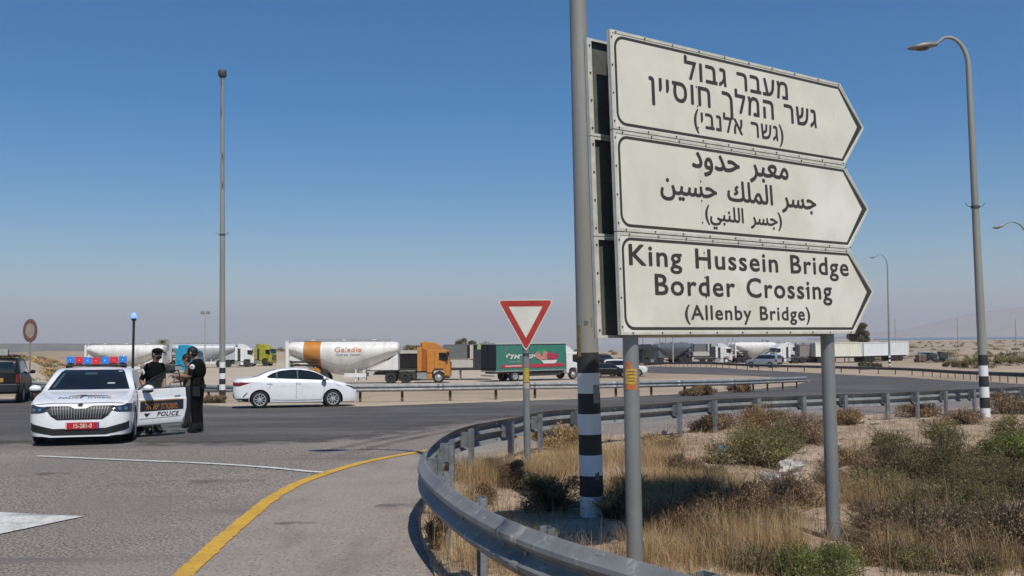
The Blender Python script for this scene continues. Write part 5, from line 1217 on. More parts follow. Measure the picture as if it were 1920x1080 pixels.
# open shed roof on posts
t = thing('open_shed', 'flat roofed open steel shed behind the row of far lorries', 'shed', (0, 0, 0), slope=False); b = MB(); a, e = at(1442, 638, 205), at(1586, 636, 205); zb = gz(a.x, a.y)
t.location = (a.x, a.y, zb); W_ = e.x-a.x; H_ = a.z-zb; b.span((0, 0, H_-.55), (W_, 6, H_), mat('shed_roof', (.42, .42, .42), .6, .2, .2, 1)); b.build('roof', t, 0)
b = MB()
for f in (0.0, .24, .44, .97):
    b.span((W_*f, .1, -.2), (W_*f+.2, .3, H_-.3), greyt); b.span((W_*f, 5.6, -.2), (W_*f+.2, 5.8, H_-.3), greyt)
for f in (.24, .44): b.span((W_*f-.2, .0, H_-1.3), (W_*f+.5, .4, H_-.8), chas); b.span((W_*f-.1, .0, H_-2.4), (W_*f+.3, .4, H_-1.9), chas)
b.build('post', t, 0)
t = thing('scrap_heap', 'brown low heap of scrap and tarpaulin right of the white containers', 'heap', (0, 0, 0), slope=False); q = at(1716, 672, 182); q.z = gz(q.x, q.y); t.location = q; b = MB()
for k in range(14): b.box((random.uniform(0, 7.5), random.uniform(-1, 1), .5+random.uniform(0, .9)), (random.uniform(.8, 2.2), 1.4, random.uniform(.5, 1.2)), random.choice([mat('rust_brown', (.16, .10, .07), .8, 0, .4, 2), chas, mat('tarp_teal', (.16, .24, .25), .7, 0, .3, 2)]), Matrix.Rotation(random.uniform(-.3, .3), 3, 'Y'))
b.build('scrap', t, 0)
# ================================================================== PEOPLE
unif = mat('black_uniform', (.010, .0095, .010), .95, 0, .5, 14, .5, 40, spec=.08)
boot = mat('boot_leather', (.008, .008, .008), .5)
hairm = mat('dark_hair', (.008, .007, .006), .7, 0, .3, 60)
olive = mat('olive_shirt', (.10, .085, .05), .85, 0, .3, 12, .3, 60); navyt = mat('navy_trousers', (.012, .014, .024), .85, 0, .3, 12, .3, 60)
def person(label, loc, rz, arms, head=(.05, 0, 0), lean=0., stance=.1, top=unif, low=unif, sleeve=.45, scale=1., step=0., group='police officers beside the car'):
    t = thing('person', label, 'person', loc, rz, group, slope=False); t.scale = (scale,)*3
    J = {}; R = {}
    def j(n, p, r): J[n] = Vector(p); R[n] = r
    lx = lean
    j('pelvis', (0, 0, .96), .145); j('belly', (lx*.3, 0, 1.12), .138); j('chest', (lx*.7, 0, 1.32), .158); j('neckb', (lx, 0, 1.47), .08); j('neck', (lx+.02, 0, 1.535), .056)
    hx, hy, hz = head
    j('jaw', (lx+.035+hx*.6, hy*.6, 1.60+hz*.6), .075); j('skull', (lx+.02+hx, hy, 1.685+hz), .098)
    E_ = [('pelvis', 'belly'), ('belly', 'chest'), ('chest', 'neckb'), ('neckb', 'neck'), ('neck', 'jaw'), ('jaw', 'skull')]
    j('nose', (lx+.035+hx+.098, hy, 1.655+hz), .016); E_.append(('skull', 'nose'))
    for s, n in ((1, 'l'), (-1, 'r')):
        sh, el, wr = arms[n]
        j('sh'+n, (lx+sh[0], s*.185+sh[1], 1.42+sh[2]), .075); j('el'+n, el, .054); j('wr'+n, wr, .036); d = (Vector(wr)-Vector(el)).normalized(); j('ha'+n, Vector(wr)+d*.075, .036)
        E_ += [('chest', 'sh'+n), ('sh'+n, 'el'+n), ('el'+n, 'wr'+n), ('wr'+n, 'ha'+n)]
        fx = step*s
        j('hip'+n, (0, s*.085, .90), .118); j('kn'+n, (.02+fx*.6, s*stance*.95, .50), .086); j('an'+n, (-.01+fx, s*stance, .10), .066); j('to'+n, (.15+fx, s*(stance+.03), .045), .042); j('he'+n, (-.05+fx, s*stance, .045), .042)
        E_ += [('pelvis', 'hip'+n), ('hip'+n, 'kn'+n), ('kn'+n, 'an'+n), ('an'+n, 'to'+n), ('an'+n, 'he'+n)]
    names = list(J); ix = {n: i for i, n in enumerate(names)}
    me = bpy.data.meshes.new('skel'); me.from_pydata([J[n] for n in names], [(ix[a], ix[b_]) for a, b_ in E_], [])
    o = bpy.data.objects.new('skel', me); C.objects.link(o); o.modifiers.new('k', 'SKIN')
    for i, n in enumerate(names):
        v = me.skin_vertices[0].data[i]; r = R[n]; v.radius = (r, r); v.use_root = (n == 'pelvis')
    q = o.modifiers.new('s', 'SUBSURF'); q.levels = q.render_levels = 2
    bpy.context.view_layer.update(); ev = bpy.data.meshes.new_from_object(o.evaluated_get(bpy.context.evaluated_depsgraph_get()))
    b = MB()
    segs = [(a, c) for a, c in E_]
    def m_of(p):
        best = None
        for a, c in segs:
            A, B = J[a], J[c]; ab = B-A; u = max(0, min(1, (p-A).dot(ab)/max(1e-9, ab.length_squared))); dd = (A+ab*u-p).length/(R[a]*(1-u)+R[c]*u)
            if best is None or dd < best[0]: best = (dd, a, c, u)
        _, a, c, u = best
        if c in ('jaw', 'skull', 'nose') or c.startswith('ha') or (c == 'neck' and u > .4): return skinm
        if c.startswith('wr'): return skinm if True else top
        if a.startswith('sh') and c.startswith('el') and u > 1-(1-sleeve): return skinm if u > .93 else top
        if c[:2] in ('to', 'he') or (c[:2] == 'an' and u > .72): return boot
        if c[:2] in ('hi', 'kn', 'an') or a == 'pelvis' and p.z < 1.0: return low
        return top
    vs = [v.co.copy() for v in ev.vertices]
    for p in ev.polygons: b.mi(m_of(p.center))
    base = len(b.v); b.v += [tuple(v) for v in vs]
    for p in ev.polygons: b.f.append(tuple(base+i for i in p.vertices)); b.m.append(b.mi(m_of(p.center)))
    bpy.data.objects.remove(o)
    for n, s in (('l', 1), ('r', -1)):   # fingers and thumb
        h, d = J['ha'+n], (J['ha'+n]-J['wr'+n]).normalized(); side = Vector((0, s, 0)) if abs(d.y) < .8 else Vector((1, 0, 0)); side = (side-d*side.dot(d)).normalized(); pal = d.cross(side)
        if pal.z > 0: pal = -pal
        for k, L in enumerate((.072, .08, .074, .058)):
            b0 = h+side*(-.03+.02*k)+d*.015; b.tube([b0, b0+d*L*.5, b0+d*L*.8+pal*L*.35, b0+d*L*.85+pal*L*.7], [.0095, .009, .008, .006], 7, skinm)
        b0 = h-side*.03-d*.03; b.tube([b0, b0-side*.03+d*.03, b0-side*.03+d*.06+pal*.015], [.012, .010, .008], 7, skinm)
    hd = J['skull']
    for s in (-1, 1):
        b.sphere(hd+Vector((.083, s*.034, -.012)), (.016, .017, .010), boot, 8, 5); b.sphere(hd+Vector((.0, s*.098, -.02)), (.022, .012, .034), skinm, 8, 6)
    b.sphere(hd+Vector((.070, 0, -.085)), (.022, .026, .007), mat('lips', (.26, .10, .08), .5), 10, 5)
    bo = b.build('body', t, 70, fix=False)
    return t, J
def addpart(t, name, f, **k):
    b = MB(); f(b); return b.build(name, t, k.get('smooth', 60), fix=False)
def hair(b, h, full=True):
    vs = []
    b.sphere(h+Vector((-.014, 0, .022)), (.106, .106, .096), hairm, 16, 9); b.sphere(h+Vector((-.05, 0, -.03)), (.065, .095, .075), hairm, 12, 7)
def cap(b, h):
    hair(b, h); b.sphere(h+Vector((.0, 0, .055)), (.118, .112, .068), unif, 16, 8); b.prism([(.06, -.085), (.15, -.065), (.175, 0), (.15, .065), (.06, .085)], 'z', h.z+.03, h.z+.042, unif) if False else b.box(h+Vector((.125, 0, .035)), (.10, .15, .012), unif, Matrix.Rotation(.15, 3, 'Y'))
patchm = mat('sleeve_patch', (.55, .56, .58), .6); patchd = mat('patch_grey', (.28, .29, .31), .6)
# right officer: faces left, head bowed over a phone
p = G(370, 812)
t, J = person('police officer in black standing at the open door looking down at his phone', p, math.radians(183), {'l': ((0, 0, 0), (.10, .23, 1.16), (.36, .10, 1.17)), 'r': ((0, 0, 0), (.10, -.22, 1.14), (.35, -.06, 1.13))}, head=(.07, .02, -.03), lean=.03, stance=.085, scale=1.09, step=.03)
addpart(t, 'hair', lambda b: hair(b, J['skull']))
def gear(b):
    b.lathe([(.93, .150), (.93, .165), (.99, .165), (.99, .150)], 20, boot, 'z'); b.box((-.02, .19, .86), (.13, .06, .2), boot); b.sphere((.015, 0, 1.29), (.178, .205, .23), mat('vest_black', (.007, .007, .0075), .95, 0, .4, 20, .6, 30, spec=.08), 20, 12)
addpart(t, 'duty_vest', gear, smooth=40)
def patch(b):
    A, B = J['shl'], J['ell']; c = A.lerp(B, .25)
    b.sphere(c+Vector((0, .052, 0)), (.055, .02, .06), patchm, 12, 6); b.sphere(c+Vector((0, .060, .0)), (.03, .016, .035), patchd, 10, 6)
addpart(t, 'sleeve_badge', patch)
ph = MB(); c = J['hal']+Vector((.05, -.05, .03)); ph.box(c, (.14, .075, .012), blackp, Matrix.Rotation(.3, 3, 'Y')); po = ph.build('phone', None, 0, bevel=.003)
ph_m = Matrix.Translation(t.location) @ t.rotation_euler.to_matrix().to_4x4() @ Matrix.Scale(1.09, 4); po.matrix_world = ph_m; tag(po, "dark phone held in the right hand police officer's hands", 'phone')
# left officer behind the door, facing right and away
p = at(286, 800, 21.3); p.z = gz(p.x, p.y)
t, J = person('police officer in black with bare forearm standing behind the open car door', p, math.radians(-28), {'l': ((0, 0, 0), (.04, .24, 1.13), (.17, .15, 1.0)), 'r': ((0, 0, 0), (-.07, -.25, 1.12), (.10, -.21, .88))}, head=(.05, 0, -.015), lean=.05, stance=.11, scale=1.06)
addpart(t, 'cap', lambda b: cap(b, J['skull']))
def patch(b):
    A, B = J['shr'], J['elr']; c = A.lerp(B, .42)
    b.sphere(c+Vector((0, -.050, 0)), (.055, .02, .065), patchm, 12, 6); b.sphere(c+Vector((0, -.058, .0)), (.03, .016, .04), patchd, 10, 6)
addpart(t, 'sleeve_badge', patch)
addpart(t, 'vest', lambda b: (b.sphere((.03, 0, 1.28), (.178, .205, .24), MAT['vest_black'], 20, 12), b.lathe([(.93, .150), (.93, .165), (.99, .165), (.99, .150)], 20, boot, 'z'), b.box((.0, -.18, .88), (.12, .06, .18), boot)), smooth=30)
addpart(t, 'face_mask', lambda b: b.sphere(J['jaw']+Vector((.04, 0, .01)), (.062, .072, .05), mat('mask_dark', (.012, .012, .016), .8), 12, 7))
# third person mostly hidden behind the right officer
p = at(352, 800, 23.4); p.z = gz(p.x, p.y)
t, J = person('person in olive shirt and navy trousers half hidden behind the officer with phone', p, math.radians(200), {'l': ((0, 0, 0), (.12, .24, 1.18), (.30, .20, 1.24)), 'r': ((0, 0, 0), (.10, -.24, 1.15), (.30, -.12, 1.12))}, head=(.03, 0, 0), stance=.1, top=olive, low=navyt, scale=1.0, group='people at the junction')
addpart(t, 'hair', lambda b: hair(b, J['skull']))
# ================================================================== VEGETATION
leafm = mat('leaf_colours', (.1, .1, .05), .8, spec=.2, attr='Col')
_n = leafm.node_tree; _t = _n.nodes.new('ShaderNodeBsdfTranslucent'); _m = _n.nodes.new('ShaderNodeMixShader'); _m.inputs[0].default_value = .45
_a = [q for q in _n.nodes if q.type == 'ATTRIBUTE'][0]; _n.links.new(_a.outputs['Color'], _t.inputs['Color']); _n.links.new(_n.nodes['Principled BSDF'].outputs[0], _m.inputs[1]); _n.links.new(_t.outputs[0], _m.inputs[2]); _n.links.new(_m.outputs[0], _n.nodes['Material Output'].inputs['Surface'])
barkm = mat('bark', (.12, .085, .06), .9, 0, .4, 9)
def blades(V0, h, w_, bend, az, col0, col1):
    """V0 (n,3) roots -> two-segment blades"""
    n = len(V0); d = np.c_[np.cos(az), np.sin(az), 0*az]; hz = h/np.sqrt(1+(bend*.55)**2); q = np.c_[-np.sin(az), np.cos(az), 0*az]
    mid = V0+d*(bend*h*.25)[:, None]+np.c_[0*h, 0*h, hz*.6]; tip = V0+d*(bend*h*.8)[:, None]+np.c_[0*h, 0*h, hz]
    W = (q*w_[:, None]); V = np.stack([V0-W, V0+W, mid-W*.7, mid+W*.7, tip], 1).reshape(-1, 3)
    i = np.arange(n)*5; F = np.vstack([np.c_[i, i+1, i+3], np.c_[i, i+3, i+2], np.c_[i+2, i+3, i+4]])
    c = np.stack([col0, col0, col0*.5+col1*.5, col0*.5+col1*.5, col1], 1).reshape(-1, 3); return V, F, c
vpoly = np.array(vb)
def verge_h(x, y): return zg(x, y)+.05+.035*wob(x, y, 1.7, 21)+.02*wob(x, y, .45, 22)
def jitcol(base, n, s=.25): return np.clip(np.array(base)[None]*(1+RNG.normal(0, s, (n, 1)))*(1+RNG.normal(0, .07, (n, 3))), .004, .9)
def patchd_(L):
    out = []
    for px, py, rx, ry, n in L:
        c = np.array(G(px, py)); out.append((c[0], c[1], rx, ry, n))
    return out
clear_at = [(at(1111, 985, 9.85), .3, 2.0), (at(1184, 1040, 7.3), .15, .6), (Vector((2.83, 8.45, 0)), .32, 1.9)]
def cleared(P):
    k = np.ones(len(P), bool)
    for c, hw, dn in clear_at: k &= ~((np.abs(P[:, 0]-c.x*P[:, 1]/c.y) < hw) & (P[:, 1] > c.y-dn) & (P[:, 1] < c.y+.25) & (RNG.random(len(P)) < .93))
    return k
def grass(name, n, f, pal, hr, label_kind='stuff', wd=(.0012, .0026), patches=None):
    if patches is None:
        y = 4.5+34*RNG.random(n*3)**1.9; x = -1.5+(y*.62+2.5)*RNG.random(n*3); P = np.c_[x, y]
    else:
        P = np.vstack([np.c_[cx+RNG.normal(0, rx, k), cy+RNG.normal(0, ry, k)] for cx, cy, rx, ry, k in patches])
    P = P[inside(P, vpoly)]; P = P[cleared(P)]; keep = RNG.random(len(P)) < f(P[:, 0], P[:, 1]); P = P[keep][:n]; n = len(P)
    h = RNG.uniform(*hr, n)*(.7+.6*sstep(.5+.5*wob(P[:, 0], P[:, 1], 2.2, 31))); pal = np.array(pal); c = pal[RNG.integers(0, len(pal), n)]*(1+RNG.normal(0, .2, (n, 1))); mx = np.clip(.5+.75*wob(P[:, 0], P[:, 1], 1.1, 55), 0, 1)[:, None]; c = np.clip(c*(1-.32*mx)+np.array([.20, .15, .095])*.32*mx, .01, .8)
    V0 = np.c_[P, verge_h(P[:, 0], P[:, 1])-.01]; sc_ = 1+np.maximum(0, P[:, 1]-9)*.06
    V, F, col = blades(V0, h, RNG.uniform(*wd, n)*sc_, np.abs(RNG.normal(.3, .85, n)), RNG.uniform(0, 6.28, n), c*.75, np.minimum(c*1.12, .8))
    o = np_obj(name, V, F, [leafm], col=col, smooth=False); o['kind'] = 'stuff'; return o
dens = lambda x, y: np.clip(.15+.95*sstep(.5+.6*wob(x, y, 2.6, 41)), 0, 1)*(1-.8*sstep((y-15)/8))
tan_ = [(.66, .43, .20), (.74, .53, .28), (.58, .36, .155), (.80, .63, .40), (.36, .22, .10)]
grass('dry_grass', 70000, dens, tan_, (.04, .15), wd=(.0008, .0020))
one = lambda x, y: np.ones_like(x)
tall = patchd_([(1230, 930, .35, .35, 6200), (1290, 985, .5, .4, 5500), (1200, 870, .3, .5, 3600), (1330, 930, .35, .4, 4000), (960, 905, .4, .5, 5200), (900, 900, .25, .4, 3000), (1055, 880, .3, .6, 3200), (1070, 830, .25, .5, 2000), (1420, 1040, .5, .3, 3600), (1250, 1060, .6, .3, 4200), (1640, 1060, .3, .2, 1600), (1800, 1078, .3, .15, 1000), (960, 1050, .35, .4, 3800), (860, 985, .15, .35, 1500), (1640, 960, .3, .3, 1500)])
def stems(n):
    y = 5+20*RNG.random(n)**1.5; x = -1.2+(y*.6+2)*RNG.random(n); P = np.c_[x, y]; P = P[inside(P, vpoly)]; n = len(P); V0 = np.c_[P, verge_h(P[:, 0], P[:, 1])-.01]; c = np.array([(.24, .17, .12), (.33, .25, .18), (.17, .12, .085)])[RNG.integers(0, 3, n)]
    V, F, col = blades(V0, RNG.uniform(.12, .55, n), RNG.uniform(.0014, .003, n), np.abs(RNG.normal(1.0, 1.4, n)), RNG.uniform(0, 6.28, n), c, c*1.2); np_obj('dead_stems', V, F, [leafm], col=col, smooth=False)['kind'] = 'stuff'
stems(5200)
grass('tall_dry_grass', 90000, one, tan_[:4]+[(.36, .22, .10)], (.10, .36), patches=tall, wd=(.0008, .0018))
gsprout = patchd_([(1500, 1085, .35, .25, 1500), (1700, 1078, .25, .2, 700), (1880, 1070, .4, .3, 900), (1160, 1020, .2, .2, 300)])
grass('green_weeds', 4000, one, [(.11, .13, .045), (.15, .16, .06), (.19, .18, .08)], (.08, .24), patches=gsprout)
PAL = {'olive': [(0.212, 0.197, 0.078), (0.286, 0.257, 0.109), (0.157, 0.146, 0.062), (0.369, 0.300, 0.149)], 'rust': [(0.287, 0.175, 0.094), (0.366, 0.244, 0.129), (0.222, 0.137, 0.079), (0.418, 0.305, 0.172)], 'brown': [(0.224, 0.154, 0.091), (0.318, 0.215, 0.131), (0.412, 0.295, 0.180), (0.160, 0.108, 0.066)], 'green': [(0.139, 0.179, 0.043), (0.196, 0.235, 0.064), (0.261, 0.282, 0.100), (0.098, 0.125, 0.036)], 'darkolive': [(0.128, 0.125, 0.060), (0.181, 0.165, 0.081), (0.096, 0.091, 0.048), (0.255, 0.203, 0.109)], 'greybrown': [(0.353, 0.249, 0.159), (0.259, 0.181, 0.117), (0.437, 0.315, 0.200), (0.207, 0.168, 0.100)], 'straw': [(0.562, 0.374, 0.177), (0.672, 0.464, 0.246), (0.438, 0.270, 0.123)]}
def bush_arr( w_, h_, pal, nleaf, ls, ntwig, seed, upright=.3):
    r = np.random.default_rng(seed); pal = np.array(PAL[pal])
    # clump centres on a lumpy dome
    k = 16; a = r.uniform(0, 6.28, k); rr = np.sqrt(r.random(k))*.42*w_; zc = h_*(.25+.6*r.random(k))*(1-.55*(rr/(.5*w_))**2); cen = np.c_[rr*np.cos(a), rr*np.sin(a), zc]; cs = (.10+.13*r.random(k))*min(w_, 2.2*h_); tone = r.uniform(.65, 1.3, k)
    ci = r.integers(0, k, nleaf); g = r.normal(0, 1, (nleaf, 3)); g /= np.linalg.norm(g, axis=1)[:, None]; rad = r.random(nleaf)**.45
    P = cen[ci]+g*(cs[ci]*rad)[:, None]*np.array([1.15, 1.15, .8]); P[:, 2] = np.abs(P[:, 2])+.01
    d1 = r.normal(0, 1, (nleaf, 3)); d1[:, 2] += upright*2; d1 /= np.linalg.norm(d1, axis=1)[:, None]; d2 = np.cross(d1, r.normal(0, 1, (nleaf, 3))); d2 /= np.linalg.norm(d2, axis=1)[:, None]
    L = ls*r.uniform(.6, 1.6, nleaf); W = L*r.uniform(.22, .42, nleaf)
    V = np.stack([P-d1*L[:, None], P+d2*W[:, None], P+d1*L[:, None], P-d2*W[:, None]], 1).reshape(-1, 3); i = np.arange(nleaf)*4; F = np.vstack([np.c_[i, i+1, i+2], np.c_[i, i+2, i+3]])
    c = pal[r.integers(0, len(pal), nleaf)]*tone[ci][:, None]*(1+r.normal(0, .15, (nleaf, 1))); col = np.repeat(np.clip(c, .01, .6), 4, 0)
    # twigs from the base outwards
    tc = r.integers(0, k, ntwig); tip = cen[tc]+r.normal(0, 1, (ntwig, 3))*(cs[tc]*.75)[:, None]; tip[:, 2] = np.abs(tip[:, 2])+.03; root = np.c_[r.normal(0, .06*w_, (ntwig, 2)), np.full(ntwig, -.02)]
    mid = root*.45+tip*.55+np.c_[r.normal(0, .04*w_, (ntwig, 2)), np.full(ntwig, .08*h_)]; q = np.cross(tip-root, r.normal(0, 1, (ntwig, 3))); q /= np.linalg.norm(q, axis=1)[:, None]; tw = (.0028+.002*r.random(ntwig))[:, None]*q*(1 if h_ < 2 else 4)
    V2 = np.stack([root-tw*1.5, root+tw*1.5, mid-tw, mid+tw, tip-tw*.3, tip+tw*.3], 1).reshape(-1, 3); i = np.arange(ntwig)*6; F2 = np.vstack([np.c_[i, i+1, i+3], np.c_[i, i+3, i+2], np.c_[i+2, i+3, i+5], np.c_[i+2, i+5, i+4]])+len(V)
    c2 = np.repeat(np.clip(np.array([.15, .105, .07])*(1+r.normal(0, .3, (ntwig, 1))), .02, .4), 6, 0)
    return np.vstack([V, V2]), np.vstack([F, F2]), np.vstack([col, c2])
def bush_mesh(name, *a):
    V, F, c = bush_arr(*a); return np_mesh(name, V, F, [leafm], smooth=False, col=c)
def bush(label, px, py, wpx, hpx, pal, seed, nleaf=4200, ls=None, ntwig=260, group='scrub bushes on the verge', up=.3, mul=1.7):
    p = G(px, py); s = p.y/FPX; p.z = float(verge_h(p.x, p.y))-.03 if p.y < 40 else gz(p.x, p.y)
    me = bush_mesh('bush', wpx*s, hpx*s, pal, int(nleaf*mul), ls or max(.009, .0011*p.y), ntwig, seed, up)
    o = bpy.data.objects.new('bush', me); C.objects.link(o); o.location = p; tag(o, label, 'bush', group); return o
bush('round dusty green bush just behind the blue and white plastic litter', 1425, 880, 175, 85, 'olive', 1, 7000)
bush('rusty brown scrub along the guardrail left of the right sign post', 1440, 822, 150, 62, 'rust', 2, 5200)
bush('reddish brown scrub against the right sign post below the guardrail', 1515, 838, 130, 66, 'greybrown', 3, 4600)
bush('dark brown dead bush right of the left sign post', 1370, 1000, 175, 118, 'brown', 4, 5200, None, 900, up=.9)
bush('low brown dead bush spreading at the foot of the left sign post', 1265, 1010, 150, 88, 'brown', 5, 3600, None, 700, up=.9)
bush('bright green low bush hiding the foot of the right sign post', 1525, 1110, 190, 80, 'green', 6, 6500)
bush('dark green and brown bush between yield sign and banded lamp post', 1035, 968, 125, 92, 'darkolive', 7, 5200, None, 500)
bush('small brown bush at the foot of the yield sign post', 968, 925, 90, 58, 'brown', 8, 2800, None, 400)
bush('pale straw coloured tuft behind the yield sign', 1045, 850, 100, 62, 'straw', 9, 3600, None, 400, up=1.2)
bush('broad grey green bush in the middle of the right verge', 1745, 910, 205, 110, 'darkolive', 10, 6500)
bush('small dark green bush on top of the right verge slope', 1768, 842, 80, 58, 'olive', 11, 2600)
bush('grey green bush left of the broad middle bush', 1668, 905, 120, 84, 'greybrown', 12, 4200)
bush('leafy green bush at the right edge below the tall lamp post', 1895, 880, 130, 66, 'green', 13, 5600)
bush('dense dark green bush low at the right edge', 1880, 942, 210, 76, 'darkolive', 14, 6200)
bush('low green spreading bush before the broad middle bush', 1790, 962, 190, 68, 'olive', 15, 5200)
bush('olive scrub right beside the right sign post', 1640, 950, 130, 66, 'olive', 16, 4000)
bush('dry grey brown twiggy bush right of the right sign post foot', 1668, 1022, 150, 84, 'greybrown', 17, 4200, None, 700, up=.8)
bush('large dry mauve brown bush at lower right', 1740, 1040, 240, 105, 'greybrown', 18, 5600, None, 900, up=.8)
bush('dry brown bush at the lower right corner', 1890, 1040, 220, 110, 'greybrown', 19, 5600, None, 800, up=.8)
bush('small green weed clump near the bottom edge at lower right', 1710, 1082, 110, 50, 'olive', 20, 3200)
bush('dusty olive bush between the two sign posts near the litter', 1475, 955, 120, 70, 'greybrown', 21, 3000, None, 500, up=.8)
bush('small rust tuft under the guardrail right of the right sign post', 1588, 800, 70, 34, 'rust', 22, 1800)
bush('rust tuft under the guardrail left of the tall right lamp', 1728, 785, 80, 40, 'rust', 23, 2000)
bush('brown tuft under the guardrail at the right edge', 1893, 778, 95, 42, 'greybrown', 24, 2400)
bush('dull green scrub at the foot of the tall right lamp', 1800, 800, 95, 38, 'greybrown', 25, 2200)
bush('rust tuft at the guardrail between the sign posts', 1345, 812, 110, 40, 'rust', 26, 2400)
bush('small tuft at the asphalt edge inside the guardrail nose', 845, 905, 60, 34, 'straw', 27, 1500, None, 300, up=1.2)
bush('dead brush under the near guardrail beside the asphalt edge', 815, 1040, 46, 90, 'brown', 28, 1500, None, 400, up=1)
bush('grey green weeds on the slope before the tall right lamp', 1668, 850, 90, 42, 'olive', 29, 2000)
bush('olive weeds at the far right below the guardrail', 1908, 835, 110, 52, 'olive', 30, 2600)
bush('thin dry weeds right of the banded lamp post foot', 1150, 985, 100, 74, 'straw', 31, 1400, None, 700, up=1.4)
for k, (px, py, wp, hp, pal, lb) in enumerate([(1330, 1060, 120, 46, 'straw', 'straw coloured scrub near the bottom edge between the sign posts'), (1420, 1085, 150, 50, 'greybrown', 'grey brown scrub at the bottom edge left of the bright green bush'), (1650, 1072, 110, 46, 'rust', 'rust brown scrub at the bottom edge right of the bright green bush'),
    (1820, 1085, 140, 46, 'olive', 'olive scrub at the bottom edge near the lower right corner'), (1700, 985, 110, 52, 'olive', 'olive bush in the gap below the broad middle bush'), (1560, 925, 80, 40, 'greybrown', 'small grey bush touching the left side of the right sign post'), (1910, 1000, 120, 60, 'rust', 'rust brown bush at the right edge under the dense green one'),
    (1590, 880, 90, 36, 'straw', 'straw tuft on the bank right of the right sign post'), (1280, 900, 90, 40, 'rust', 'low rust scrub behind the left sign post'), (1230, 850, 90, 34, 'straw', 'straw scrub between the left sign post and the guardrail'), (1180, 935, 80, 60, 'greybrown', 'grey brown scrub between banded lamp post and left sign post'), (900, 955, 70, 50, 'rust', 'rust brown scrub inside the near guardrail bend'), (1850, 905, 100, 50, 'olive', 'olive bush between the broad middle bush and the right edge')]):
    bush(lb, px, py, wp, hp, pal, 120+k, 2200, None, 420, up=.7)
# knee-high brush that covers the right half of the verge
PAL['mauve'] = [(.23, .165, .13), (.17, .12, .095), (.29, .22, .17), (.14, .11, .08)]
Vs, Fs, Cs, k = [], [], [], 0
for q in range(150):
    px_, py_ = random.uniform(1300, 1960), random.uniform(850, 1085)
    if px_ < 1540 and random.random() < .55: continue
    p = G(px_, py_)
    if not cleared(np.array([[p.x, p.y+.1]]))[0] or not inside([(p.x, p.y)], vpoly)[0]: continue
    w2 = random.uniform(.25, .6); V, F, c = bush_arr(w2, w2*random.uniform(.28, .5), random.choice(['mauve', 'mauve', 'greybrown', 'olive', 'olive', 'straw', 'brown', 'rust']), 620, .010, 130, 300+q, .6)
    V = V+np.array([p.x, p.y, float(verge_h(p.x, p.y))-.02]); Vs.append(V); Fs.append(F+k); Cs.append(c); k += len(V)
np_obj('low_brush', np.vstack(Vs), np.vstack(Fs), [leafm], smooth=False, col=np.vstack(Cs))['kind'] = 'stuff'
# roadside scrub further off
for k, (px, py, wp, hp, pal, lb) in enumerate([(1320, 741, 46, 22, 'rust', 'rust scrub under the mid guardrail before the far road'), (1385, 735, 40, 24, 'rust', 'tall rust tuft under the mid guardrail end'), (1300, 742, 60, 14, 'brown', 'low brown tuft below the mid guardrail'), (405, 757, 54, 18, 'greybrown', 'brown weeds at the kerb behind the white sedan'), (120, 748, 80, 26, 'rust', 'brown weeds behind the police car bonnet'), (60, 750, 50, 28, 'rust', 'brown weeds beside the black car'), (1830, 690, 60, 22, 'olive', 'green scrub beyond the dark guardrail near the lamp post'), (1890, 685, 70, 26, 'olive', 'green scrub beyond the dark guardrail at the right edge'), (1630, 692, 60, 14, 'darkolive', 'low dark scrub before the white containers'), (1790, 688, 50, 12, 'brown', 'low brown scrub on the sand before the far pickup')]):
    bush(lb, px, py, wp, hp, pal, 60+k, 1400, None, 120, 'scrub beyond the road')
# ground cover far away: one mass
def far_scrub(name, pts, pal, seed):
    r = np.random.default_rng(seed); Vs, Fs, Cs = [], [], []; k = 0
    for x, y, w_, h_ in pts:
        n = 130; z = gz(x, y); g = r.normal(0, 1, (n, 3)); g /= np.linalg.norm(g, axis=1)[:, None]; P = g*r.random((n, 1))**.4*np.array([w_*.5, w_*.5, h_]); P[:, 2] = np.abs(P[:, 2]); P += (x, y, z)
        d1 = r.normal(0, 1, (n, 3)); d2 = np.cross(d1, r.normal(0, 1, (n, 3))); L = .13*h_+.045; d1 *= L/np.linalg.norm(d1, axis=1)[:, None]; d2 *= L*.7/np.linalg.norm(d2, axis=1)[:, None]
        Vs.append(np.stack([P-d1, P+d2, P+d1, P-d2], 1).reshape(-1, 3)); i = np.arange(n)*4+k; Fs.append(np.vstack([np.c_[i, i+1, i+2], np.c_[i, i+2, i+3]])); k += 4*n
        c = np.array(PAL[pal[r.integers(0, len(pal))]]); c = c[r.integers(0, len(c), n)]*r.uniform(.8, 1.5); Cs.append(np.repeat(c, 4, 0))
    o = np_obj(name, np.vstack(Vs), np.vstack(Fs), [leafm], smooth=False, col=np.vstack(Cs)); o['kind'] = 'stuff'
pts = []
for _ in range(420):
    y = RNG.uniform(56, 150); x = -y*RNG.uniform(.455, .66); pts.append((x, y, RNG.uniform(.6, 2.6), RNG.uniform(.12, .42)))
far_scrub('far_scrub', pts, ['olive', 'straw', 'straw', 'greybrown', 'olive'], 5)
pts = []
for _ in range(620):
    y = 175+RNG.random()**1.6*620; x = y*RNG.uniform(.36, .62)
    if wob(np.array(x), np.array(y), 90, 77) > -.1: pts.append((x, y, RNG.uniform(1, 4.5), RNG.uniform(.3, .9)))
for _ in range(140):
    y = RNG.uniform(190, 232); x = RNG.uniform(-70, 52); pts.append((x, y, RNG.uniform(.8, 2.4), RNG.uniform(.25, .7)))
far_scrub('far_scrub', pts, ['olive', 'darkolive', 'greybrown', 'brown'], 6)
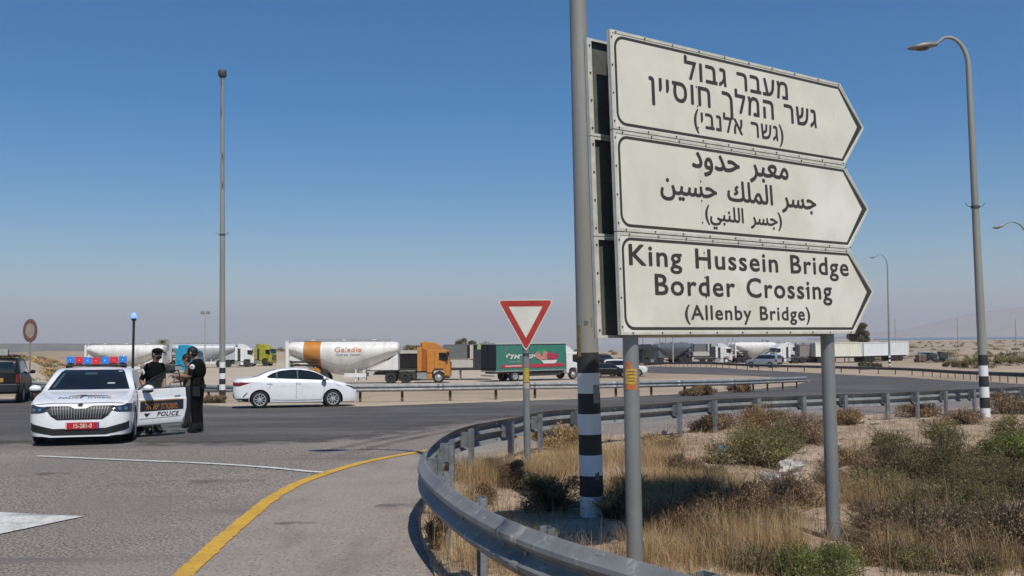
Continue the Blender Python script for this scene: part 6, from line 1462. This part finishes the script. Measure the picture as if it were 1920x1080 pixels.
# ------------------------------------------------------------------ trees
def tree(name, label, px, py, d, wpx, hpx, pal, seed, trunk=.3, n=3200):
    p = at(px, py, d); p.z = gz(p.x, p.y); top = at(px, py-hpx, d).z; base = at(px, py, d).z; w_ = wpx/FPX*d; H_ = top-p.z; ch = (top-base)
    t = thing(name, label, 'tree', p, 0, 'trees beyond the yard', slope=False); b = MB(); b.tube([(0, 0, -.2), (.1, 0, H_*.4), (0, .1, H_*.75)], [.22, .16, .08], 8, barkm)
    for k in range(5):
        a = k*1.26; b.tube([(.05, 0, H_*.42), (w_*.3*math.cos(a), w_*.3*math.sin(a), H_*.75)], [.1, .03], 6, barkm)
    b.build('trunk', t, 50); o = bpy.data.objects.new('crown', bush_mesh('crown', w_, ch, pal, n, .22, 60, seed)); C.objects.link(o); o.parent = t; o.location = (0, 0, H_-ch); return t
tree('tree', 'dark dense tree standing behind the containers by the sign tip', 1612, 652, 230, 40, 54, 'darkolive', 71, n=9000)
tree('tree', 'dark bushy tree showing above the grey load behind the orange cab', 872, 664, 225, 44, 33, 'darkolive', 72)
tree('tree', 'low thin tree just left of the green lorry roof', 905, 664, 230, 34, 22, 'darkolive', 73, n=1800)
tree('tree', 'low rounded tree between the tank and the orange cab', 776, 668, 225, 46, 20, 'olive', 74)
tree('tree', 'low flat tree above the grey load right of the orange cab', 838, 664, 232, 30, 18, 'greybrown', 75, n=1800)
# palm
p = at(305, 668, 185); p.z = gz(p.x, p.y); top = at(305, 641, 185).z-p.z; t = thing('palm_tree', 'small palm tree rising behind the plain white tanker', 'tree', p, 0, None, slope=False); b = MB()
b.tube([(0, 0, -.2), (.05, 0, top*.5), (0, 0, top)], [.26, .22, .2], 10, barkm); b.build('trunk', t, 50)
r = np.random.default_rng(3); Vs, Fs, Cs = [], [], []; k = 0
for f in range(34):
    a = r.uniform(0, 6.28); e0 = r.uniform(-.3, 1.35); L = r.uniform(1.3, 1.9); d = np.array([math.cos(a), math.sin(a), 0]); q = np.array([-d[1], d[0], 0])
    pts = [np.array([0, 0, top])+d*L*u*math.cos(e0-.9*u)+np.array([0, 0, L*u*math.sin(e0-.9*u)]) for u in np.linspace(0, 1, 9)]; c = np.array(PAL['olive'][f % 4])*(1.0 if e0 > .1 else 1.5)+(np.array([.08, .05, .0]) if e0 < .1 else 0)
    for u in range(1, 9):
        for s in (-1, 1):
            for h in (0, .5):
                B = pts[u-1]*(1-h)+pts[u]*h; tipv = B+(q*s*.34+d*.16+np.array([0, 0, -.12]))*(1-.5*u/9); w2 = (pts[u]-pts[u-1])*.2
                Vs += [B-w2, B+w2, tipv]; Fs.append((k, k+1, k+2)); Cs += [c, c, c*1.1]; k += 3
o = np_obj('crown', np.array(Vs), np.array(Fs), [leafm], t, smooth=False, col=np.array(Cs))
# ------------------------------------------------------------------ litter and stones
def crumple(name, label, px, py, wpx, hpx, mats, seed, cat='litter', h0=.0):
    p = G(px, py); s = p.y/FPX; r = np.random.default_rng(seed); p.z = float(verge_h(p.x, p.y)) if p.y < 40 else p.z; b = MB(); nu, nv = 22, 12; vs = []
    for i in range(nv+1):
        for j in range(nu):
            th, a = math.pi*i/nv, 2*math.pi*j/nu; k = 1+.28*math.sin(3*a+seed)*math.sin(th)+.2*math.sin(5*th+2*a+seed)+r.normal(0, .09); vs.append((wpx*s*.5*math.sin(th)*math.cos(a)*k, wpx*s*.36*math.sin(th)*math.sin(a)*k, hpx*s*(.45+.5*math.cos(th)*k)))
    F = [(i*nu+j, (i+1)*nu+j, (i+1)*nu+(j+1) % nu, i*nu+(j+1) % nu) for i in range(nv) for j in range(nu)]; b.add(vs, F, mats[0])
    if len(mats) > 1:
        m1 = b.mi(mats[1]); b.m = [m1 if sum(vs[q][2] for q in f)/4 > hpx*s*.52 else 0 for f in F]
    o = b.build(name, None, 25); o.location = p+Vector((0, 0, h0)); return tag(o, label, cat)
bagw = mat('white_plastic_bag', (.62, .61, .58), .4, 0, .3, 14); bagb = mat('blue_plastic', (.05, .22, .40), .4, 0, .2, 10); bagg = mat('grey_plastic', (.30, .28, .27), .5, 0, .4, 18)
crumple('plastic_bag', 'crumpled white plastic bag lying among dead twigs between the sign posts', 1480, 898, 40, 30, [mat('dirty_plastic_bag', (.48, .46, .42), .5, 0, .45, 16)], 3)
crumple('plastic_bag', 'torn grey plastic sheet beside the white bag', 1442, 918, 34, 26, [bagg], 9)
crumple('plastic_bag', 'small white scrap caught in the green bush', 1463, 862, 11, 14, [bagw], 5, h0=.06)
crumple('plastic_bag', 'small blue and white plastic bag left of the green bush', 1356, 874, 24, 30, [bagw, bagb], 6, h0=.03)
crumple('paper_scrap', 'pale scrap of paper on the soil under the near guardrail', 985, 963, 12, 7, [bagw], 7)
crumple('paper_scrap', 'white scrap by the guardrail post left of the right sign post', 1245, 822, 9, 8, [bagw], 8)
stm = mat('pale_stone', (.44, .37, .29), .9, 0, .3, 12, .4, 40)
for k, (px, py, wp, hp, lb) in enumerate([(1845, 938, 70, 16, 'long pale rock on bare soil among the right bushes'), (1895, 966, 40, 14, 'pale rock at the right edge by the dry bush'), (1610, 798, 22, 9, 'white stone just right of the right sign post near the guardrail'), (1640, 800, 16, 8, 'small pale stone on the bank below the guardrail'), (1575, 848, 16, 9, 'pale stone against the right sign post'), (1795, 795, 34, 10, 'flat pale stone left of the tall right lamp foot'), (1900, 778, 40, 12, 'pale rubble at the right edge by the guardrail'), (1755, 905, 26, 10, 'pale stone under the broad middle bush'), (1345, 840, 22, 12, 'pale stone left of the round green bush'), (1020, 862, 34, 8, 'flat pale stone behind the yield sign post'), (835, 1070, 22, 9, 'small stone at the bottom by the asphalt edge'), (1690, 830, 14, 7, 'tiny pale stone on bare soil of the right bank'), (1730, 870, 18, 8, 'little stone beside the small dark green bush')]):
    crumple('stone', lb, px, py, wp, hp, [stm], 20+k, 'stone')
# loose pebbles on the bare soil and gravel at the asphalt edge
n = 7500; y = 5+26*RNG.random(n)**1.6; x = -1.2+(y*.6+2)*RNG.random(n); P = np.c_[x, y]; P = P[inside(P, vpoly)]; n = len(P); s = RNG.uniform(.006, .022, n)*np.where(RNG.random(n) < .06, 2.6, 1)*(1+P[:, 1]*.02)
O = np.array([(1, 0, 0), (0, 1, 0), (-1, 0, 0), (0, -1, 0), (0, 0, .8), (0, 0, -.5)]); V = (np.c_[P, verge_h(P[:, 0], P[:, 1])][:, None, :]+O[None]*s[:, None, None]*RNG.uniform(.6, 1.3, (n, 6, 1))).reshape(-1, 3)
F0 = np.array([(0, 1, 4), (1, 2, 4), (2, 3, 4), (3, 0, 4), (1, 0, 5), (2, 1, 5), (3, 2, 5), (0, 3, 5)]); F = (F0[None]+np.arange(n)[:, None, None]*6).reshape(-1, 3)
np_obj('pebbles', V, F, [leafm], smooth=False, col=np.repeat(np.array([.46, .39, .32])*RNG.uniform(.55, 1.35, (n, 1)), 6, 0))['kind'] = 'stuff'
# ------------------------------------------------------------------ haze: one even box of air
hz_ = bpy.data.materials.new('haze_air'); hz_.use_nodes = True; nn = hz_.node_tree.nodes; nn.remove(nn['Principled BSDF']); pv = nn.new('ShaderNodeVolumePrincipled')
pv.inputs['Color'].default_value = (.95, .93, .97, 1); pv.inputs['Density'].default_value = .00018; pv.inputs['Anisotropy'].default_value = 0
hz_.node_tree.links.new(pv.outputs[0], nn['Material Output'].inputs['Volume'])
b = MB(); b.span((-12000, -400, -97), (12000, 17500, 430), hz_); o = b.build('haze', None, 0); o['kind'] = 'stuff'
